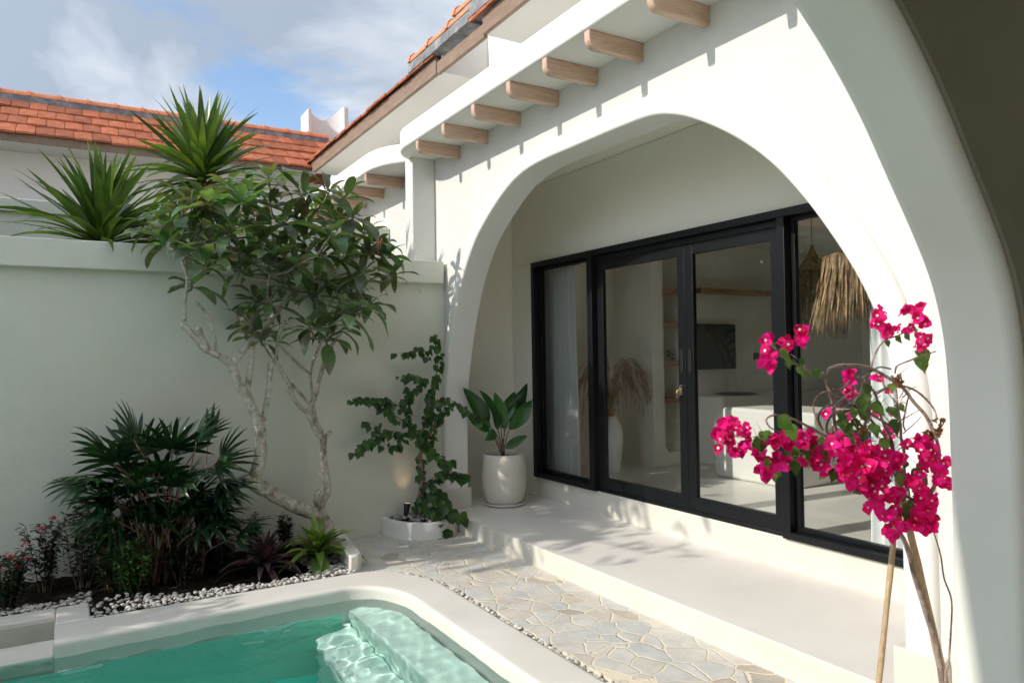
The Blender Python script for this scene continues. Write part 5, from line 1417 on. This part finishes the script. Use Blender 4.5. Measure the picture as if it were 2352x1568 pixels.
for (x, y, rr_, nn, Y, s_) in clus:
    bf = MB(); bc = MB()
    for i in range(int(nn * .9 + .5)):
        a = rb.uniform(0, 6.3); q = sqrt(rb.random()) * rr_ * .95
        p_ = B(x + q * cos(a), y + q * sin(a), Y + rb.uniform(-.05, .05))
        bloom(p_, s_ * .80, V((-.55 + rb.uniform(-.7, .7), -.75 + rb.uniform(-.5, .5), rb.uniform(-.55, .7))))
    for i in range(max(1, nn // 3)):
        a = rb.uniform(0, 6.3); p_ = B(x + rr_ * .6 * cos(a), y + rr_ * .6 * sin(a), Y); bs.tube([p_, B(x, y, Y)], .001, 3)
    fc = bf.build('flower_cluster', M['bract'], bg_, angle=180)
    if bc.v: bc.build('small_flowers', M['whitefl'], fc, angle=180)
lvs = [(505, 510, .05), (565, 550, .045), (545, 560, .04), (615, 595, .04), (620, 555, .035), (660, 622, .035), (700, 617, .042), (445, 455, .03), (495, 902, .075), (545, 940, .075), (1320, 550, .085), (1335, 498, .085), (1240, 403, .042), (1190, 418, .038), (1135, 437, .034), (1150, 838, .065), (1170, 912, .07),
       (1050, 815, .07), (1050, 935, .065), (1000, 780, .075), (975, 800, .07), (1015, 700, .05), (880, 1000, .06), (890, 930, .06), (945, 902, .05), (970, 960, .06), (870, 870, .05), (860, 905, .055), (1100, 1023, .06), (775, 1030, .065), (450, 978, .05), (400, 975, .045), (400, 1028, .055), (350, 1032, .045), (375, 1010, .04), (720, 1065, .07),
       (700, 1010, .05), (690, 1040, .05), (740, 1080, .05), (590, 1065, .05), (575, 1130, .04), (590, 1155, .055), (1285, 1205, .065), (1322, 1235, .070), (1205, 1225, .07), (1195, 1310, .06), (1240, 1440, .05), (1250, 1400, .05), (828, 1200, .06), (420, 1140, .035), (735, 1100, .06), (790, 1080, .05), (560, 1080, .045), (1270, 1380, .05),
       (1160, 700, .04), (1210, 820, .04), (760, 1010, .05), (850, 1210, .045), (1310, 1170, .045), (1370, 1160, .035), (1225, 1330, .05), (1010, 740, .06), (985, 860, .05), (940, 840, .04), (1120, 1180, .04), (660, 1080, .05), (1300, 365, .03)]
for (x, y, s_) in lvs:
    s_ *= .82
    p_ = B(x, y - s_ * 300, 1.58 + rb.uniform(-.04, .04)); dd = V((rb.uniform(-.6, .6), -.3, rb.uniform(-1, -.3)))
    bl.leaf(p_, dd, (-.4, -1, .4), s_ * 1.15, s_ * .92, droop=rb.uniform(-.2, .5), fold=.15, n=6, shape='heart', wave=.04)
    bs.tube([p_, p_ - dd.normalized() * .02 + V((0, .01, .01))], .0009, 3)
for i in range(34):
    x, y, r3_, _, Y, _ = rb.choice(clus[24:])
    p_ = B(x + rb.uniform(-1, 1) * r3_, y + rb.uniform(-1, 1) * r3_, Y + .06); s_ = rb.uniform(.03, .055)
    bl.leaf(p_, (rb.uniform(-1, 1), rb.uniform(-.6, .2), rb.uniform(-1, .5)), (-.3, -1, .4), s_, s_ * .8, droop=.3, fold=.15, n=6, shape='heart')
for (x, y) in ((1400, 950), (1415, 985), (1390, 965), (1450, 925), (1440, 900), (1190, 665), (1200, 645), (990, 945), (1215, 680), (1425, 960)):
    for k in range(3):
        bd.leaf(B(x + rb.uniform(-12, 12), y + rb.uniform(-12, 12), 1.54), (rb.uniform(-1, 1), -.3, rb.uniform(-1, .3)), (0, -1, 0), .035, .024, droop=1.2, fold=.5, n=5, shape='heart', wave=.15)
bs.build('stems', M['bougbark'], bg_, angle=180); bl.build('leaves', M['lf_boug'], bg_, angle=180); bd.build('dry_leaves', M['dry'], bg_, angle=180)
mb = MB()
for q in (B(1185, 1210, 1.55), B(1165, 1220, 1.55), B(1040, 998, 1.58), B(1190, 1235, 1.55)):
    for k in range(5):
        mb.tube([q, q + V((rb.uniform(-.02, .02), -.005, rb.uniform(-.03, .02)))], .0012, 4)
mb.build('blue_ties', M['blue'], bg_)
ca = MB(); pA, pB = Z8(1400, 300, 1.57), Z8(1268, 1568, 1.57); dC = pB - pA; pC = pA + dC * (pA.z / (-dC.z)) if dC.z < 0 else pB
nodC = [pA + (pC - pA) * (i / 12) for i in range(13)]; ca.tube(nodC, [.0095 + (.0012 if i % 3 == 0 else 0) for i in range(13)], 10)
tag(ca.build('support_stick', M['cane'], angle=180), 'thin pale wooden stick leaning left under the bougainvillea', 'stick')
ca = MB(); pA, pB = Z8(1400, 180, 1.59), Z8(1720, 1568, 1.62); dC = pB - pA; pC = pA + dC * (pA.z / (-dC.z))
nodC = [pA + (pC - pA) * (i / 14) for i in range(15)]; ca.tube(nodC, [lerp(.012, .017, i / 14) + (.0015 if i % 4 == 0 else 0) for i in range(15)], 12)
tag(ca.build('support_cane', M['cane'], angle=180), 'thick bamboo cane leaning right beside the arch pier', 'cane')

# ------------------------------------------------------------------ planting beyond the left edge (shades the court, mirrored in the glass)
def feather(c, hgt, nfr, L_, lab, seed):
    t_ = thing('feather_palm', lab, 'palm', (c[0], c[1], 0), 'palms left of the pool'); rr = random.Random(seed); c = V(c)
    m_ = MB(); m_.tube([c, c + V((.03, 0, hgt * .5)), c + V((0, 0, hgt))], [.09, .07, .05], 10); m_.build('trunk', M['bark'], t_, angle=180)
    m_ = MB(); top = c + V((0, 0, hgt))
    for i in range(nfr):
        a = i * 2.4 + rr.uniform(-.2, .2); el = rr.uniform(.15, 1.1); d_ = V((cos(a), sin(a), 0))
        P = cr([top, top + d_ * L_ * .35 * cos(el) + V((0, 0, L_ * .4 * sin(el))), top + d_ * L_ * .75 * cos(el * .8) + V((0, 0, L_ * .38 * sin(el))), top + d_ * L_ * cos(el * .6) + V((0, 0, L_ * .1 * sin(el) - .1))], 5)
        m_.tube(P, rlist([.010, .006, .002], len(P)), 4)
        for k in range(2, len(P) - 1):
            t__ = (P[k + 1] - P[k]).normalized(); sd = t__.cross(V((0, 0, 1))).normalized()
            for j in range(3):
                for sg in (-1, 1):
                    m_.leaf(lerp(P[k], P[k + 1], j / 3), t__ * .8 + sd * sg, (0, 0, 1), L_ * rr.uniform(.24, .34), .022, droop=.5, n=3, shape='sword')
    m_.build('fronds', M['lf_dracaena'], t_, angle=180)


feather((-2.05, 6.05, -.05), 3.45, 13, .95, 'feather palm with arching fronds left of the pool', 4)
feather((-3.6, 5.0, -.05), 2.0, 14, 1.1, 'shorter feather palm by the boundary wall', 9)
feather((-3.9, 3.3, -.05), 1.9, 14, 1.1, 'feather palm opposite the glass doors', 10)
tr_ = thing('slim_tree', 'slim tall tree left of the pool whose shade dapples the porch', 'tree', (-3.0, 5.9, 0)); rt = random.Random(18)
m_ = MB(); m_.tube([(-3.0, 5.95, -.1), (-2.95, 5.95, 2.0), (-3.0, 5.9, 4.0)], [.07, .05, .03], 10)
l_ = MB()
for i in range(20):
    e_ = V((-3.0 + rt.gauss(0, .35), 5.75 + rt.gauss(0, .42), 4.3 + rt.gauss(0, .30))); m_.tube(cr([(-2.98, 5.9, 3.6), lerp(V((-2.98, 5.9, 3.8)), e_, .5) + V((0, 0, .08)), e_], 3), .012, 5)
    for k in range(13):
        q = e_ + V((rt.gauss(0, .13), rt.gauss(0, .13), rt.gauss(0, .12)))
        l_.leaf(q, (rt.uniform(-1, 1), rt.uniform(-1, 1), rt.uniform(-.8, .6)), (0, 0, 1), .24, .06, droop=.6, n=4)
m_.build('trunk', M['bark'], tr_, angle=180); l_.build('crown', M['lf_ixora'], tr_, angle=180)
tr_ = thing('garden_tree', 'leafy tree by the boundary wall left of the pool', 'tree', (-4.4, 5.9, 0)); rt = random.Random(8)
m_ = MB(); m_.tube([(-4.4, 5.9, -.1), (-4.35, 5.9, 1.2), (-4.4, 5.8, 2.0)], [.1, .08, .06], 10)
l_ = MB()
for i in range(26):
    e_ = V((-4.4 + rt.gauss(0, .45), 5.75 + rt.gauss(0, .35), 2.35 + rt.gauss(0, .35))); m_.tube(cr([(-4.38, 5.85, 1.7), lerp(V((-4.38, 5.85, 1.8)), e_, .5) + V((0, 0, .08)), e_], 3), .014, 5)
    for k in range(38):
        q = e_ + V((rt.gauss(0, .13), rt.gauss(0, .13), rt.gauss(0, .12)))
        l_.leaf(q, (rt.uniform(-1, 1), rt.uniform(-1, 1), rt.uniform(-.8, .6)), (0, 0, 1), .14, .06, droop=.4, n=3)
m_.build('trunk', M['bark'], tr_, angle=180); l_.build('crown', M['lf_ixora'], tr_, angle=180)
